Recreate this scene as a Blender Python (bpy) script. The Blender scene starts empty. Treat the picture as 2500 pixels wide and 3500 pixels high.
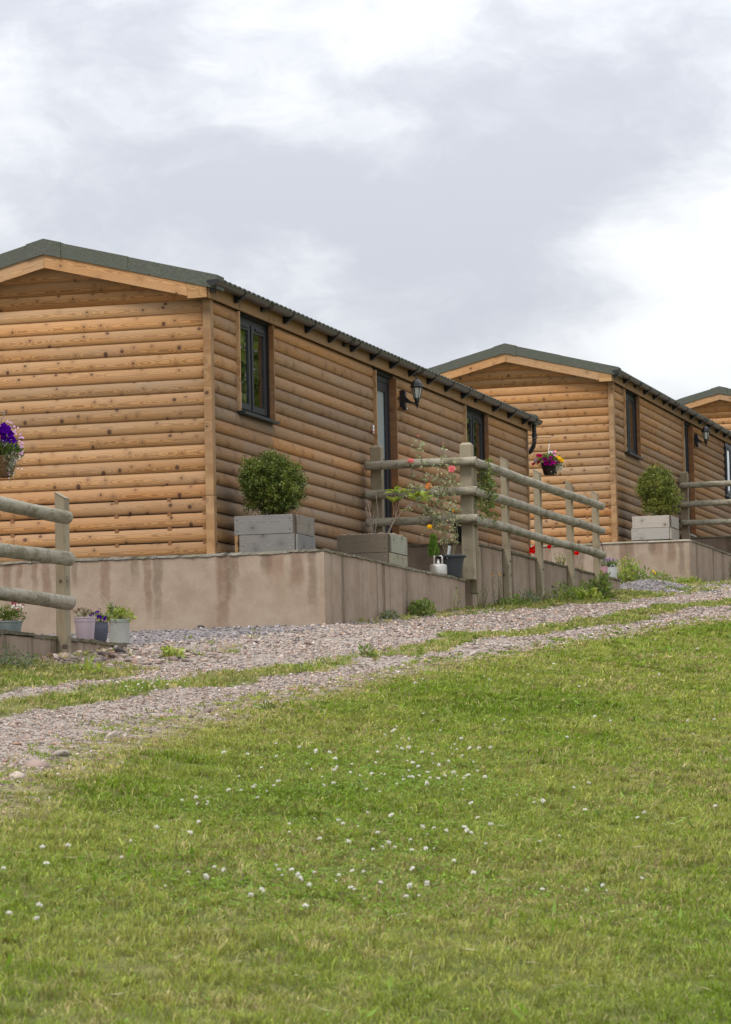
import bpy, bmesh, math, random
import numpy as np
from mathutils import Matrix, Vector

random.seed(7)
RNG = np.random.default_rng(7)
scene = bpy.context.scene
COL = scene.collection

# ------------------------------------------------------------------ camera
R_ = Vector((0.9619257637, 0.2724729918, -0.0213844295))
U_ = Vector((0.0421686840, -0.0706536994, 0.9966091796))
F_ = Vector((-0.2700381958, 0.9595657995, 0.0794534412))
CAM = Vector((10.268386, -31.048786, -2.218880))
cd = bpy.data.cameras.new("camera")
cam = bpy.data.objects.new("camera", cd)
COL.objects.link(cam)
M = Matrix.Identity(4)
for i in range(3):
    M[i][0] = R_[i]; M[i][1] = U_[i]; M[i][2] = -F_[i]; M[i][3] = CAM[i]
cam.matrix_world = M
cd.sensor_fit = 'AUTO'
cd.sensor_width = 36.0
cd.lens = 11463.527 / 3500.0 * 36.0
cd.clip_start = 0.1
cd.clip_end = 3000.0
cd.dof.use_dof = True
cd.dof.focus_distance = 33.0
cd.dof.aperture_fstop = 16.0
scene.camera = cam
scene.render.resolution_x = 731
scene.render.resolution_y = 1024

# ------------------------------------------------------------------ view
scene.view_settings.view_transform = 'Standard'
scene.view_settings.look = 'None'
scene.view_settings.gamma = 1.0
scene.view_settings.use_curve_mapping = False
scene.view_settings.exposure = 0.78
scene.render.engine = 'CYCLES'
scene.cycles.max_bounces = 6
scene.cycles.transparent_max_bounces = 12
scene.cycles.use_denoising = True

SUN_EL, SUN_AZ = math.radians(52), math.radians(205)   # azimuth clockwise from +Y


# ------------------------------------------------------------------ node helpers
class NT:
    def __init__(self, tree):
        self.t = tree
    def n(self, typ, **kw):
        nd = self.t.nodes.new(typ)
        for k, v in kw.items():
            setattr(nd, k, v)
        return nd
    def link(self, a, b):
        self.t.links.new(a, b)
    def put(self, sock, v):
        if isinstance(v, bpy.types.NodeSocket):
            self.link(v, sock)
        elif v is not None:
            if sock.type == 'RGBA' and not hasattr(v, '__len__'):
                v = (v, v, v, 1)
            if sock.type == 'RGBA' and len(v) == 3:
                v = (*v, 1)
            sock.default_value = v
    def math(self, op, a, b=None, c=None, clamp=False):
        nd = self.n('ShaderNodeMath', operation=op, use_clamp=clamp)
        self.put(nd.inputs[0], a)
        if b is not None: self.put(nd.inputs[1], b)
        if c is not None: self.put(nd.inputs[2], c)
        return nd.outputs[0]
    def vmath(self, op, a, b=None, out=0):
        nd = self.n('ShaderNodeVectorMath', operation=op)
        self.put(nd.inputs[0], a)
        if b is not None: self.put(nd.inputs[1], b)
        return nd.outputs[out]
    def mix(self, fac, a, b, blend='MIX'):
        nd = self.n('ShaderNodeMix', data_type='RGBA', blend_type=blend)
        self.put(nd.inputs[0], fac); self.put(nd.inputs[6], a); self.put(nd.inputs[7], b)
        return nd.outputs[2]
    def comb(self, x, y, z):
        nd = self.n('ShaderNodeCombineXYZ')
        self.put(nd.inputs[0], x); self.put(nd.inputs[1], y); self.put(nd.inputs[2], z)
        return nd.outputs[0]
    def sep(self, v):
        nd = self.n('ShaderNodeSeparateXYZ'); self.put(nd.inputs[0], v)
        return nd.outputs
    def noise(self, vec, scale=1.0, detail=3.0, rough=0.55, dist=0.0, dim='3D'):
        nd = self.n('ShaderNodeTexNoise', noise_dimensions=dim)
        if vec is not None: self.put(nd.inputs['Vector'], vec)
        nd.inputs['Scale'].default_value = scale
        nd.inputs['Detail'].default_value = detail
        nd.inputs['Roughness'].default_value = rough
        nd.inputs['Distortion'].default_value = dist
        return nd.outputs[0]
    def voro(self, vec, scale=1.0, feature='F1', dim='3D'):
        nd = self.n('ShaderNodeTexVoronoi', feature=feature, voronoi_dimensions=dim)
        self.put(nd.inputs['Vector'], vec)
        nd.inputs['Scale'].default_value = scale
        return nd.outputs
    def ramp(self, v, lo, hi, a=0.0, b=1.0, smooth=True):
        nd = self.n('ShaderNodeMapRange', interpolation_type='SMOOTHSTEP' if smooth else 'LINEAR')
        self.put(nd.inputs[0], v)
        nd.inputs[1].default_value = lo; nd.inputs[2].default_value = hi
        nd.inputs[3].default_value = a; nd.inputs[4].default_value = b
        return nd.outputs[0]
    def obj(self):
        return self.n('ShaderNodeTexCoord').outputs['Object']
    def pos(self):
        return self.n('ShaderNodeNewGeometry').outputs['Position']
    def info(self):
        return self.n('ShaderNodeObjectInfo').outputs
    def bump(self, h, strength=0.3, dist=0.01):
        nd = self.n('ShaderNodeBump')
        nd.inputs['Strength'].default_value = strength
        nd.inputs['Distance'].default_value = dist
        self.put(nd.inputs['Height'], h)
        return nd.outputs[0]


def new_mat(name):
    m = bpy.data.materials.new(name)
    m.use_nodes = True
    t = m.node_tree
    for nd in list(t.nodes):
        t.nodes.remove(nd)
    return m, NT(t)


def finish(q, color, rough=0.7, normal=None, metallic=0.0, spec=0.4, **kw):
    b = q.n('ShaderNodeBsdfPrincipled')
    q.put(b.inputs['Base Color'], color)
    q.put(b.inputs['Roughness'], rough)
    b.inputs['Metallic'].default_value = metallic
    b.inputs['Specular IOR Level'].default_value = spec
    for k, v in kw.items():
        q.put(b.inputs[k], v)
    if normal is not None:
        q.link(normal, b.inputs['Normal'])
    o = q.n('ShaderNodeOutputMaterial')
    q.link(b.outputs[0], o.inputs[0])
    return b


# ------------------------------------------------------------------ world: overcast sky over a Nishita sky
w = bpy.data.worlds.new("World")
scene.world = w
w.use_nodes = True
for nd in list(w.node_tree.nodes):
    w.node_tree.nodes.remove(nd)
q = NT(w.node_tree)
sky = q.n('ShaderNodeTexSky', sky_type='NISHITA')
sky.sun_disc = False
sky.sun_elevation = SUN_EL
sky.sun_rotation = SUN_AZ
sky.air_density = 1.0
sky.dust_density = 2.0
dirv = q.n('ShaderNodeTexCoord').outputs['Generated']
dx, dy, dz = q.sep(dirv)
el = q.math('MAXIMUM', dz, 0.0)
wide = q.comb(q.math('MULTIPLY', dx, 1.0), q.math('MULTIPLY', dy, 1.0), q.math('MULTIPLY', dz, 1.9))
warp = q.n('ShaderNodeTexNoise'); q.put(warp.inputs['Vector'], wide)
warp.inputs['Scale'].default_value = 16.0; warp.inputs['Detail'].default_value = 6.0
wv = q.vmath('SCALE', q.vmath('SUBTRACT', warp.outputs['Color'], (0.5, 0.5, 0.5)))
wv.node.inputs['Scale'].default_value = 0.065
wd = q.vmath('ADD', wide, wv)
n1 = q.noise(q.vmath('ADD', wd, (3.1, 1.7, 0.4)), 7.5, 6.0, 0.52)
n2 = q.noise(q.vmath('ADD', wd, (1.3, 5.2, 2.9)), 26.0, 7.0, 0.60)
n3 = q.noise(q.vmath('ADD', wd, (7.3, 2.2, 5.9)), 3.0, 2.0, 0.5)
dens = q.math('ADD', q.math('MULTIPLY', n1, 1.0), q.math('MULTIPLY', n2, 0.62))
dens = q.math('ADD', dens, q.math('MULTIPLY', n3, 0.25))
# cloud masses and breaks where this bank of cloud stands (world directions, soft)
def mass(d, rad, amp, prev):
    c = (d[0], d[1], d[2] * 1.9)
    ds = q.vmath('DISTANCE', wd, c, out=1)
    g = q.math('POWER', 2.718, q.math('MULTIPLY', q.math('POWER', q.math('DIVIDE', ds, rad), 2.0), -1.0))
    return q.math('ADD', prev, q.math('MULTIPLY', g, amp))
MASSES = [((-.216, .960, .170), .055, .22), ((-.240, .957, .150), .050, .20), ((-.335, .925, .175), .060, .13),
          ((-.195, .960, .203), .050, .15), ((-.290, .940, .168), .050, .10),
          ((-.173, .973, .142), .040, -.30), ((-.180, .975, .115), .040, -.22), ((-.285, .936, .200), .016, -.07), ((-.262, .943, .187), .014, -.07),
          ((-.335, .915, .228), .060, .07), ((-.30, .925, .225), .045, .05), ((-.288, .946, .150), .020, -.10), ((-.250, .95, .228), .030, -.06)]
for d_, r_, a_ in MASSES:
    dens = mass(d_, r_, a_, dens)
cov = q.ramp(dens, 0.66, 1.22)
cloud = q.mix(cov, (0.655, 0.66, 0.668, 1), (0.388, 0.398, 0.436, 1))
# overcast brightening towards the zenith, steeper than standard to keep the scene lit
lum = q.math('DIVIDE', q.math('ADD', 1.0, q.math('MULTIPLY', el, 2.5)), 1.375)
cl = q.mix(1.0, cloud, q.comb(lum, lum, lum), 'MULTIPLY')
nz = q.mix(1.0, sky.outputs[0], (0.09, 0.09, 0.09, 1), 'MULTIPLY')
allsky = q.mix(0.90, nz, cl)
bg = q.n('ShaderNodeBackground')
q.link(allsky, bg.inputs[0]); bg.inputs[1].default_value = 1.0
wo = q.n('ShaderNodeOutputWorld'); q.link(bg.outputs[0], wo.inputs[0])

sd = bpy.data.lights.new("sun", 'SUN')
sd.energy = 1.5
sd.angle = math.radians(15)
sd.color = (1.0, 0.95, 0.87)
sun = bpy.data.objects.new("sun", sd)
COL.objects.link(sun)
sdir = Vector((math.sin(SUN_AZ) * math.cos(SUN_EL), math.cos(SUN_AZ) * math.cos(SUN_EL), math.sin(SUN_EL)))
sun.rotation_euler = (-sdir).to_track_quat('-Z', 'Y').to_euler()
sun.location = (0, -20, 30)


# ------------------------------------------------------------------ materials
def wood(name, light, dark, knot=(0.075, 0.036, 0.02), knots=True, cell=3.6, weather=0.35, wcol=(0.33, 0.29, 0.25),
         ring=0.011, contrast=0.55, rough=0.68, along='x', kr=0.055, toppale=0.0, checks=False):
    m, q = new_mat(name)
    info = q.info()
    rnd = info['Random']
    X, Y, Z = q.sep(q.obj())
    if along == 'z':
        X, Z = Z, X
    s = q.math('ADD', X, q.math('MULTIPLY', rnd, 57.0))
    t = q.math('SUBTRACT', q.math('ADD', Z, q.math('MULTIPLY', q.math('SUBTRACT', rnd, 0.5), 0.05)), 0.06 if along == 'x' else 0.0)
    sv = q.comb(s, q.math('MULTIPLY', rnd, 31.0), q.math('MULTIPLY', t, 0.6))
    d1 = q.math('SUBTRACT', q.noise(sv, 1.3, 2.0), 0.5)
    d2 = q.math('SUBTRACT', q.noise(sv, 7.0, 2.0), 0.5)
    D = q.math('ADD', 0.03, q.math('ADD', q.math('MULTIPLY', d1, 0.11), q.math('MULTIPLY', d2, 0.03)))
    kv = q.comb(s, q.math('ADD', q.math('ADD', t, q.math('MULTIPLY', Y, 0.9)), q.math('MULTIPLY', rnd, 13.0)), 0.0)
    km = None
    if knots:
        vo = q.voro(kv, cell, dim='2D')
        kd, kc = vo['Distance'], vo['Color']
        kr_ = q.sep(kc)
        halo = q.math('POWER', 2.718, q.math('MULTIPLY', q.math('POWER', q.math('DIVIDE', kd, 0.17), 2.0), -1.0))
        D = q.math('ADD', D, q.math('MULTIPLY', halo, 0.035))
        rad = q.math('ADD', 0.012, q.math('MULTIPLY', q.math('POWER', kr_[0], 1.6), kr * 1.25))
        km = q.ramp(q.math('DIVIDE', kd, rad), 0.85, 1.15, 1.0, 0.0)
    r = q.math('SQRT', q.math('ADD', q.math('MULTIPLY', t, t), q.math('MULTIPLY', D, D)))
    wav = q.math('ADD', 0.5, q.math('MULTIPLY', 0.5, q.math('SINE', q.math('MULTIPLY', r, 6.283 / ring))))
    wav = q.math('POWER', wav, 1.5)
    streak = q.noise(q.comb(q.math('MULTIPLY', s, 3.0), q.math('MULTIPLY', t, 160.0), rnd), 1.0, 3.0, 0.6)
    g = q.math('ADD', q.math('MULTIPLY', wav, contrast), q.math('MULTIPLY', q.math('SUBTRACT', streak, 0.35), 0.55), clamp=True)
    col = q.mix(g, light, dark)
    big = q.noise(q.comb(q.math('MULTIPLY', s, 0.9), q.math('MULTIPLY', rnd, 20.0), q.math('MULTIPLY', t, 3.0)), 1.0, 3.0, 0.55)
    wf = q.math('MULTIPLY', q.ramp(big, 0.42, 0.72), weather)
    col = q.mix(wf, col, wcol)
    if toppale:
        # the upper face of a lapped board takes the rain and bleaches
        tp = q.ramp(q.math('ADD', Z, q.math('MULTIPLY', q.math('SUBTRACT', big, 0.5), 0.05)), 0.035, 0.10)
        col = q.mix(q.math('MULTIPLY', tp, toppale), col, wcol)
    if checks:
        ck = q.noise(q.comb(q.math('MULTIPLY', s, 26.0), q.math('MULTIPLY', t, 70.0), q.math('MULTIPLY', rnd, 77.0)), 1.0, 3.0, 0.6)
        ln = q.noise(q.comb(q.math('MULTIPLY', s, 18.0), q.math('MULTIPLY', t, 14.0), q.math('MULTIPLY', rnd, 41.0)), 1.0, 2.0, 0.6)
        col = q.mix(q.math('MULTIPLY', q.ramp(ck, 0.63, 0.70), 0.55), col, (0.36, 0.26, 0.165))
        col = q.mix(q.math('MULTIPLY', q.ramp(ln, 0.64, 0.74), 0.5), col, (0.08, 0.048, 0.028))
    blot = q.noise(q.comb(q.math('MULTIPLY', s, 5.0), q.math('MULTIPLY', t, 22.0), q.math('MULTIPLY', rnd, 9.0)), 1.0, 2.0)
    col = q.mix(q.math('MULTIPLY', q.ramp(blot, 0.6, 0.78), 0.28), col, (0.16, 0.11, 0.085))
    if km is not None:
        col = q.mix(q.math('MULTIPLY', halo, 0.35), col, tuple(0.6 * a for a in dark))
        col = q.mix(q.math('MULTIPLY', km, 0.92), col, knot)
    col = q.mix(1.0, col, info['Color'], 'MULTIPLY')
    nrm = q.bump(q.math('ADD', q.math('MULTIPLY', wav, 0.5), streak), 0.22, 0.004)
    finish(q, col, rough, nrm, spec=0.3)
    return m


def plain(name, color, rough=0.6, var=0.12, scale=25.0, metallic=0.0, bump=0.0, spec=0.4, stretch=(1, 1, 1)):
    m, q = new_mat(name)
    v = q.vmath('MULTIPLY', q.obj(), stretch)
    nz = q.noise(v, scale, 4.0, 0.6)
    dark = tuple(c * (1 - var * 2) for c in color)
    lite = tuple(min(1, c * (1 + var * 2)) for c in color)
    col = q.mix(nz, dark, lite)
    col = q.mix(1.0, col, q.info()['Color'], 'MULTIPLY')
    finish(q, col, rough, q.bump(nz, bump, 0.01) if bump else None, metallic, spec)
    return m


def leafmat(name, c1, c2, trans=0.35, rough=0.5, scale=9.0, attr=False):
    """two leaf colours mixed by a clump noise and by leaf (colour attribute), thin and translucent"""
    m, q = new_mat(name)
    nz = q.noise(q.pos(), scale, 3.0, 0.6)
    col = q.mix(q.ramp(nz, 0.3, 0.7), c1, c2)
    at = q.n('ShaderNodeAttribute', attribute_name='tint')
    col = q.mix(1.0, col, at.outputs['Color'], 'MULTIPLY')
    b = q.n('ShaderNodeBsdfPrincipled')
    q.put(b.inputs['Base Color'], col); b.inputs['Roughness'].default_value = rough
    b.inputs['Specular IOR Level'].default_value = 0.35
    tr = q.n('ShaderNodeBsdfTranslucent')
    q.put(tr.inputs[0], q.mix(1.0, col, (1.1, 1.25, 0.6, 1), 'MULTIPLY'))
    mx = q.n('ShaderNodeMixShader'); mx.inputs[0].default_value = trans
    q.link(b.outputs[0], mx.inputs[1]); q.link(tr.outputs[0], mx.inputs[2])
    o = q.n('ShaderNodeOutputMaterial'); q.link(mx.outputs[0], o.inputs[0])
    return m


MAT = {}
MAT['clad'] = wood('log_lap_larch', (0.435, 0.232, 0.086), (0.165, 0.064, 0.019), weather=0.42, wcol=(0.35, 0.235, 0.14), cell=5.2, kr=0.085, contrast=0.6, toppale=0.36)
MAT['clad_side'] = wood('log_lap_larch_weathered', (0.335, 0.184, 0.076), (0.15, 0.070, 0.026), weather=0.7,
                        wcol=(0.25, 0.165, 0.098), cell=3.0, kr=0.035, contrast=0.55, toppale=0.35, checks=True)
MAT['trim'] = wood('planed_larch', (0.43, 0.265, 0.128), (0.22, 0.10, 0.036), weather=0.35, wcol=(.37,.29,.21), cell=4.0)
MAT['fascia'] = wood('fascia_larch', (0.315, 0.185, 0.083), (0.18, 0.092, 0.036), weather=0.45, wcol=(0.235, 0.165, 0.10), cell=4.0)
MAT['redtrim'] = wood('stained_reveal', (0.215, 0.10, 0.035), (0.125, 0.052, 0.016), weather=0.1, cell=4.5)
MAT['greywood'] = wood('silvered_plank', (0.205, 0.188, 0.168), (0.092, 0.083, 0.073), knot=(0.07, 0.06, 0.05), weather=0.5,
                       wcol=(0.15, 0.147, 0.145), contrast=0.4)
MAT['palewood'] = wood('pale_planter_plank', (0.315, 0.29, 0.255), (0.17, 0.15, 0.128), knot=(0.13, 0.1, 0.08), weather=0.5,
                       wcol=(0.38, 0.33, 0.28), contrast=0.35)
MAT['brownwood'] = wood('brown_planter_plank', (0.20, 0.165, 0.122), (0.11, 0.085, 0.058), knot=(0.06, 0.045, 0.03), weather=0.5,
                        wcol=(0.20, 0.175, 0.14), contrast=0.4)
MAT['greenwood'] = wood('treated_planter_plank', (0.29, 0.275, 0.205), (0.165, 0.15, 0.105), knot=(0.09, 0.075, 0.05), weather=0.4,
                        wcol=(0.27, 0.275, 0.21), contrast=0.6)
MAT['fencepost'] = wood('fence_post_wood', (0.285, 0.245, 0.175), (0.15, 0.118, 0.075), knot=(0.06, 0.042, 0.028), weather=0.6,
                        wcol=(0.20, 0.175, 0.125), contrast=0.5)


def rail_mat():
    m, q = new_mat('weathered_round_rail')
    info = q.info()
    v = q.vmath('ADD', q.obj(), q.comb(q.math('MULTIPLY', info['Random'], 40.0), 0.0, 0.0))
    X, Y, Z = q.sep(v)
    a = q.noise(q.comb(q.math('MULTIPLY', X, 6.0), q.math('MULTIPLY', Y, 60.0), q.math('MULTIPLY', Z, 60.0)), 1.0, 3.0)
    bands = q.noise(q.comb(q.math('MULTIPLY', X, 26.0), q.math('MULTIPLY', Y, 14.0), q.math('MULTIPLY', Z, 14.0)), 1.0, 3.0, 0.65)
    algae = q.noise(q.vmath('MULTIPLY', v, (5.0, 12.0, 12.0)), 1.0, 4.0, 0.65)
    col = q.mix(a, (0.37, 0.345, 0.28), (0.18, 0.16, 0.112))
    col = q.mix(q.math('MULTIPLY', q.ramp(algae, 0.45, 0.65), 0.7), col, (0.115, 0.10, 0.052))
    col = q.mix(q.math('MULTIPLY', q.ramp(bands, 0.55, 0.70), 0.75), col, (0.085, 0.075, 0.05))
    lich = q.noise(v, 60.0, 3.0, 0.7)
    col = q.mix(q.math('MULTIPLY', q.ramp(lich, 0.60, 0.72), 0.6), col, (0.42, 0.41, 0.36))
    finish(q, col, 0.8, q.bump(q.math('ADD', a, bands), 0.35, 0.006), spec=0.25)
    return m
MAT['rail'] = rail_mat()


RUNS_RED = [(-2.27, .045, .45), (-2.14, .035, .3), (-1.98, .03, .35), (-1.86, .05, .5), (-1.25, .055, .55), (-.80, .04, .7), (-.03, .075, .95), (.72, .07, .45), (.10, .03, .3), (-3.1, .05, .6), (-3.6, .04, .4)]
RUNS_DARK = [(-.70, .05, .75), (-.93, .05, .32), (.04, .05, .5), (.42, .06, .25), (.88, .05, .7), (-2.62, .05, .4), (-1.55, .03, .3), (-4.1, .06, .5)]


def render_mat(side):
    m, q = new_mat('dark_streaked_render' if side else 'pink_roughcast_render')
    X, Y, Z = q.sep(q.obj())
    u = q.math('ADD', X, Y)
    fine = q.noise(q.obj(), 110.0, 4.0, 0.7)
    mid = q.noise(q.obj(), 5.0, 5.0, 0.65)
    col = q.mix(q.ramp(mid, 0.3, 0.7), (0.285, 0.218, 0.160), (0.355, 0.286, 0.222))
    col = q.mix(q.math('MULTIPLY', q.math('SUBTRACT', fine, 0.3), 0.6), col, (0.175, 0.125, 0.095))
    # runs washed down from the coping joints: each has its own place, width and length
    drop = q.math('MULTIPLY', Z, -1.0)
    def runs(freq, off, lo, hi, colr, amt, lmin, lmax, prev):
        wig = q.math('MULTIPLY', q.math('SUBTRACT', q.noise(q.comb(q.math('MULTIPLY', u, 2.0), off, q.math('MULTIPLY', Z, 3.0)), 1.0, 2.0), 0.5), 0.10)
        n = q.noise(q.comb(q.math('MULTIPLY', q.math('ADD', u, wig), freq), off, 0.0), 1.0, 2.0, 0.5)
        ln = q.noise(q.comb(q.math('MULTIPLY', u, freq * 0.7), off + 5.0, 0.0), 1.0, 1.0)
        L = q.math('ADD', lmin, q.math('MULTIPLY', q.ramp(ln, 0.3, 0.7), lmax - lmin))
        fade = q.ramp(q.math('DIVIDE', drop, L), 0.55, 1.15, 1.0, 0.0)
        mott = q.noise(q.obj(), 14.0, 4.0, 0.65)
        mk = q.math('MULTIPLY', q.math('MULTIPLY', q.ramp(n, lo, hi), fade), q.ramp(mott, 0.25, 0.6, 0.55, 1.0))
        return q.mix(q.math('MULTIPLY', mk, amt), prev, colr)
    def spots(lst, colr, amt, prev):
        # (place along the wall, half width, length) of single runs
        wig = q.math('MULTIPLY', q.math('SUBTRACT', q.noise(q.comb(q.math('MULTIPLY', u, 3.0), 2.0, q.math('MULTIPLY', Z, 4.0)), 1.0, 3.0), 0.5), 0.11)
        uw = q.math('ADD', u, wig)
        mott = q.noise(q.obj(), 16.0, 4.0, 0.65)
        tot = None
        for c, hw, L in lst:
            a = q.ramp(q.math('ABSOLUTE', q.math('SUBTRACT', uw, c)), hw * 0.5, hw * 1.25, 1.0, 0.0)
            b = q.ramp(drop, L * 0.45, L * 1.1, 1.0, 0.0)
            ab = q.math('MULTIPLY', a, b)
            tot = ab if tot is None else q.math('MAXIMUM', tot, ab)
        mk = q.math('MULTIPLY', tot, q.ramp(mott, 0.25, 0.6, 0.5, 1.0))
        return q.mix(q.math('MULTIPLY', mk, amt), prev, colr)
    if side:
        col = runs(2.1, 3.0, 0.48, 0.62, (0.19, 0.135, 0.10), 0.55, 1.0, 3.0, col)
        col = runs(4.6, 17.0, 0.56, 0.63, (0.105, 0.078, 0.052), 0.62, 0.5, 2.4, col)
        col = runs(7.5, 29.0, 0.60, 0.66, (0.085, 0.07, 0.05), 0.55, 0.3, 2.0, col)
        col = runs(6.0, 41.0, 0.60, 0.70, (0.40, 0.33, 0.27), 0.5, 0.6, 2.4, col)
    else:
        col = spots(RUNS_RED, (0.15, 0.085, 0.055), 0.60, col)
        col = spots(RUNS_DARK, (0.12, 0.085, 0.058), 0.56, col)
        col = runs(2.9, 3.0, 0.57, 0.63, (0.19, 0.10, 0.065), 0.4, 0.12, 0.5, col)
        col = runs(9.0, 23.0, 0.56, 0.68, (0.19, 0.13, 0.095), 0.4, 0.03, 0.16, col)
        col = runs(4.0, 31.0, 0.58, 0.70, (0.41, 0.34, 0.285), 0.5, 0.2, 1.2, col)
    damp = q.noise(q.comb(q.math('MULTIPLY', u, 3.0), 30.0, q.math('MULTIPLY', Z, 4.0)), 1.0, 5.0, 0.7)
    col = q.mix(q.math('MULTIPLY', q.ramp(damp, 0.52, 0.75), 0.35), col, (0.19, 0.138, 0.104))
    col = q.mix(1.0, col, q.info()['Color'], 'MULTIPLY')
    finish(q, col, 0.92, q.bump(q.math('ADD', fine, q.math('MULTIPLY', mid, 1.5)), 0.5, 0.006), spec=0.15)
    return m
MAT['render_side'] = render_mat(True)
MAT['render'] = render_mat(False)


def coping_mat():
    m, q = new_mat('lichened_coping')
    a = q.noise(q.obj(), 22.0, 5.0, 0.7)
    b = q.noise(q.obj(), 4.0, 3.0, 0.6)
    col = q.mix(a, (0.085, 0.075, 0.055), (0.35, 0.33, 0.285))
    col = q.mix(q.math('MULTIPLY', q.ramp(b, 0.45, 0.65), 0.6), col, (0.16, 0.145, 0.085))
    col = q.mix(1.0, col, q.info()['Color'], 'MULTIPLY')
    finish(q, col, 0.9, q.bump(a, 0.6, 0.01), spec=0.2)
    return m
MAT['coping'] = coping_mat()


def felt_mat():
    m, q = new_mat('green_granule_sheet')
    g = q.voro(q.obj(), 170.0)
    n = q.ramp(q.noise(q.obj(), 75.0, 4.0, 0.75), 0.3, 0.7)
    n2 = q.noise(q.obj(), 5.0, 3.0, 0.6)
    col = q.mix(n, (0.056, 0.064, 0.049), (0.122, 0.131, 0.104))
    col = q.mix(q.math('MULTIPLY', q.ramp(n2, 0.4, 0.7), 0.5), col, (0.092, 0.094, 0.086))
    finish(q, col, 0.85, q.bump(q.math('ADD', g['Distance'], n), 0.5, 0.004), spec=0.25)
    return m
MAT['felt'] = felt_mat()
MAT['tiles'] = plain('green_tile_sheet', (0.115, 0.125, 0.105), 0.7, 0.3, 30.0, bump=0.3)
MAT['gutter'] = plain('dark_gutter_plastic', (0.062, 0.053, 0.049), 0.36, 0.1, 8.0)
MAT['black'] = plain('black_plastic', (0.012, 0.012, 0.013), 0.42, 0.1, 20.0)
MAT['anth'] = plain('anthracite_frame', (0.021, 0.024, 0.030), 0.40, 0.06, 12.0)
MAT['dark'] = plain('dark_inner_wall', (0.02, 0.018, 0.016), 0.9, 0.1, 5.0)
MAT['room'] = plain('room_lining', (0.18, 0.165, 0.15), 0.9, 0.1, 5.0)
MAT['curtain'] = plain('pale_curtain', (0.62, 0.63, 0.62), 0.9, 0.1, 30.0, stretch=(8, 8, .3))
MAT['frost'] = plain('frosted_glass', (0.30, 0.345, 0.345), 0.16, 0.05, 6.0, spec=0.6)
MAT['white'] = plain('white_plastic', (0.72, 0.72, 0.70), 0.5, 0.04, 12.0)
MAT['redink'] = plain('red_print', (0.55, 0.03, 0.03), 0.5, 0.04, 12.0)
MAT['steel'] = plain('galvanised_steel', (0.45, 0.45, 0.44), 0.42, 0.15, 18.0, metallic=0.85)
MAT['alu'] = plain('brushed_grey_metal', (0.50, 0.49, 0.46), 0.45, 0.14, 14.0, metallic=0.7)
MAT['soil'] = plain('bark_soil', (0.10, 0.075, 0.055), 0.95, 0.35, 40.0, bump=0.7)
MAT['bark'] = plain('bark_chip', (0.34, 0.27, 0.21), 0.95, 0.35, 60.0, bump=0.5)
MAT['stem'] = plain('green_brown_stem', (0.13, 0.11, 0.055), 0.8, 0.3, 20.0)
MAT['twig'] = plain('grey_twig', (0.25, 0.20, 0.16), 0.85, 0.3, 30.0)
MAT['straw'] = plain('dry_straw', (0.42, 0.34, 0.19), 0.85, 0.2, 30.0)
MAT['trunk'] = plain('tree_bark', (0.12, 0.095, 0.075), 0.95, 0.3, 9.0, bump=0.6)
MAT['pot_grey'] = plain('slate_grey_pot', (0.036, 0.041, 0.048), 0.5, 0.08, 10.0)
MAT['pot_teal'] = plain('pale_teal_pot', (0.20, 0.25, 0.255), 0.6, 0.14, 40.0)
MAT['pot_lilac'] = plain('lilac_bucket', (0.39, 0.32, 0.365), 0.5, 0.06, 10.0)
MAT['pot_navy'] = plain('blue_grey_pot', (0.062, 0.068, 0.098), 0.5, 0.1, 14.0)
MAT['pot_white'] = plain('off_white_pot', (0.345, 0.35, 0.33), 0.55, 0.08, 30.0)
MAT['pot_rim'] = plain('sage_rim', (0.23, 0.27, 0.22), 0.6, 0.08, 30.0)
MAT['pot_pink'] = plain('pink_bucket', (0.50, 0.27, 0.32), 0.5, 0.06, 10.0)
MAT['bucket'] = plain('white_enamel_bucket', (0.52, 0.53, 0.53), 0.45, 0.05, 10.0)
MAT['wicker'] = plain('brown_wicker', (0.20, 0.115, 0.052), 0.8, 0.4, 60.0, stretch=(1, 1, 5), bump=0.5)
MAT['wicker_dark'] = plain('dark_wicker', (0.035, 0.022, 0.015), 0.8, 0.4, 60.0, stretch=(1, 1, 5), bump=0.5)
MAT['slate_tag'] = plain('grey_plant_tag', (0.50, 0.52, 0.53), 0.6, 0.1, 20.0)

MAT['box_leaf'] = leafmat('box_leaf', (0.05, 0.082, 0.016), (0.135, 0.175, 0.036), 0.25, 0.42, 7.0)
MAT['box_leaf2'] = leafmat('bright_box_leaf', (0.085, 0.118, 0.022), (0.215, 0.245, 0.058), 0.25, 0.42, 6.0)
MAT['rose_leaf'] = leafmat('rose_leaf', (0.19, 0.215, 0.11), (0.40, 0.42, 0.26), 0.3, 0.5, 14.0)
MAT['lime_leaf'] = leafmat('lime_leaf', (0.20, 0.26, 0.04), (0.36, 0.39, 0.10), 0.4, 0.45, 12.0)
MAT['climb_leaf'] = leafmat('climber_leaf', (0.10, 0.145, 0.04), (0.23, 0.26, 0.08), 0.35, 0.5, 14.0)
MAT['weed_leaf'] = leafmat('weed_leaf', (0.12, 0.165, 0.04), (0.24, 0.285, 0.085), 0.4, 0.5, 8.0)
MAT['weed_dark'] = leafmat('dark_weed_leaf', (0.06, 0.10, 0.025), (0.13, 0.18, 0.05), 0.35, 0.5, 8.0)
MAT['weed_grey'] = leafmat('grey_weed_leaf', (0.12, 0.145, 0.085), (0.22, 0.245, 0.15), 0.35, 0.6, 8.0)
MAT['basket_leaf'] = leafmat('basket_leaf', (0.07, 0.12, 0.022), (0.20, 0.27, 0.06), 0.4, 0.5, 16.0)
MAT['silver_leaf'] = leafmat('silver_leaf', (0.20, 0.24, 0.15), (0.38, 0.40, 0.30), 0.4, 0.5, 16.0)
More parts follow.
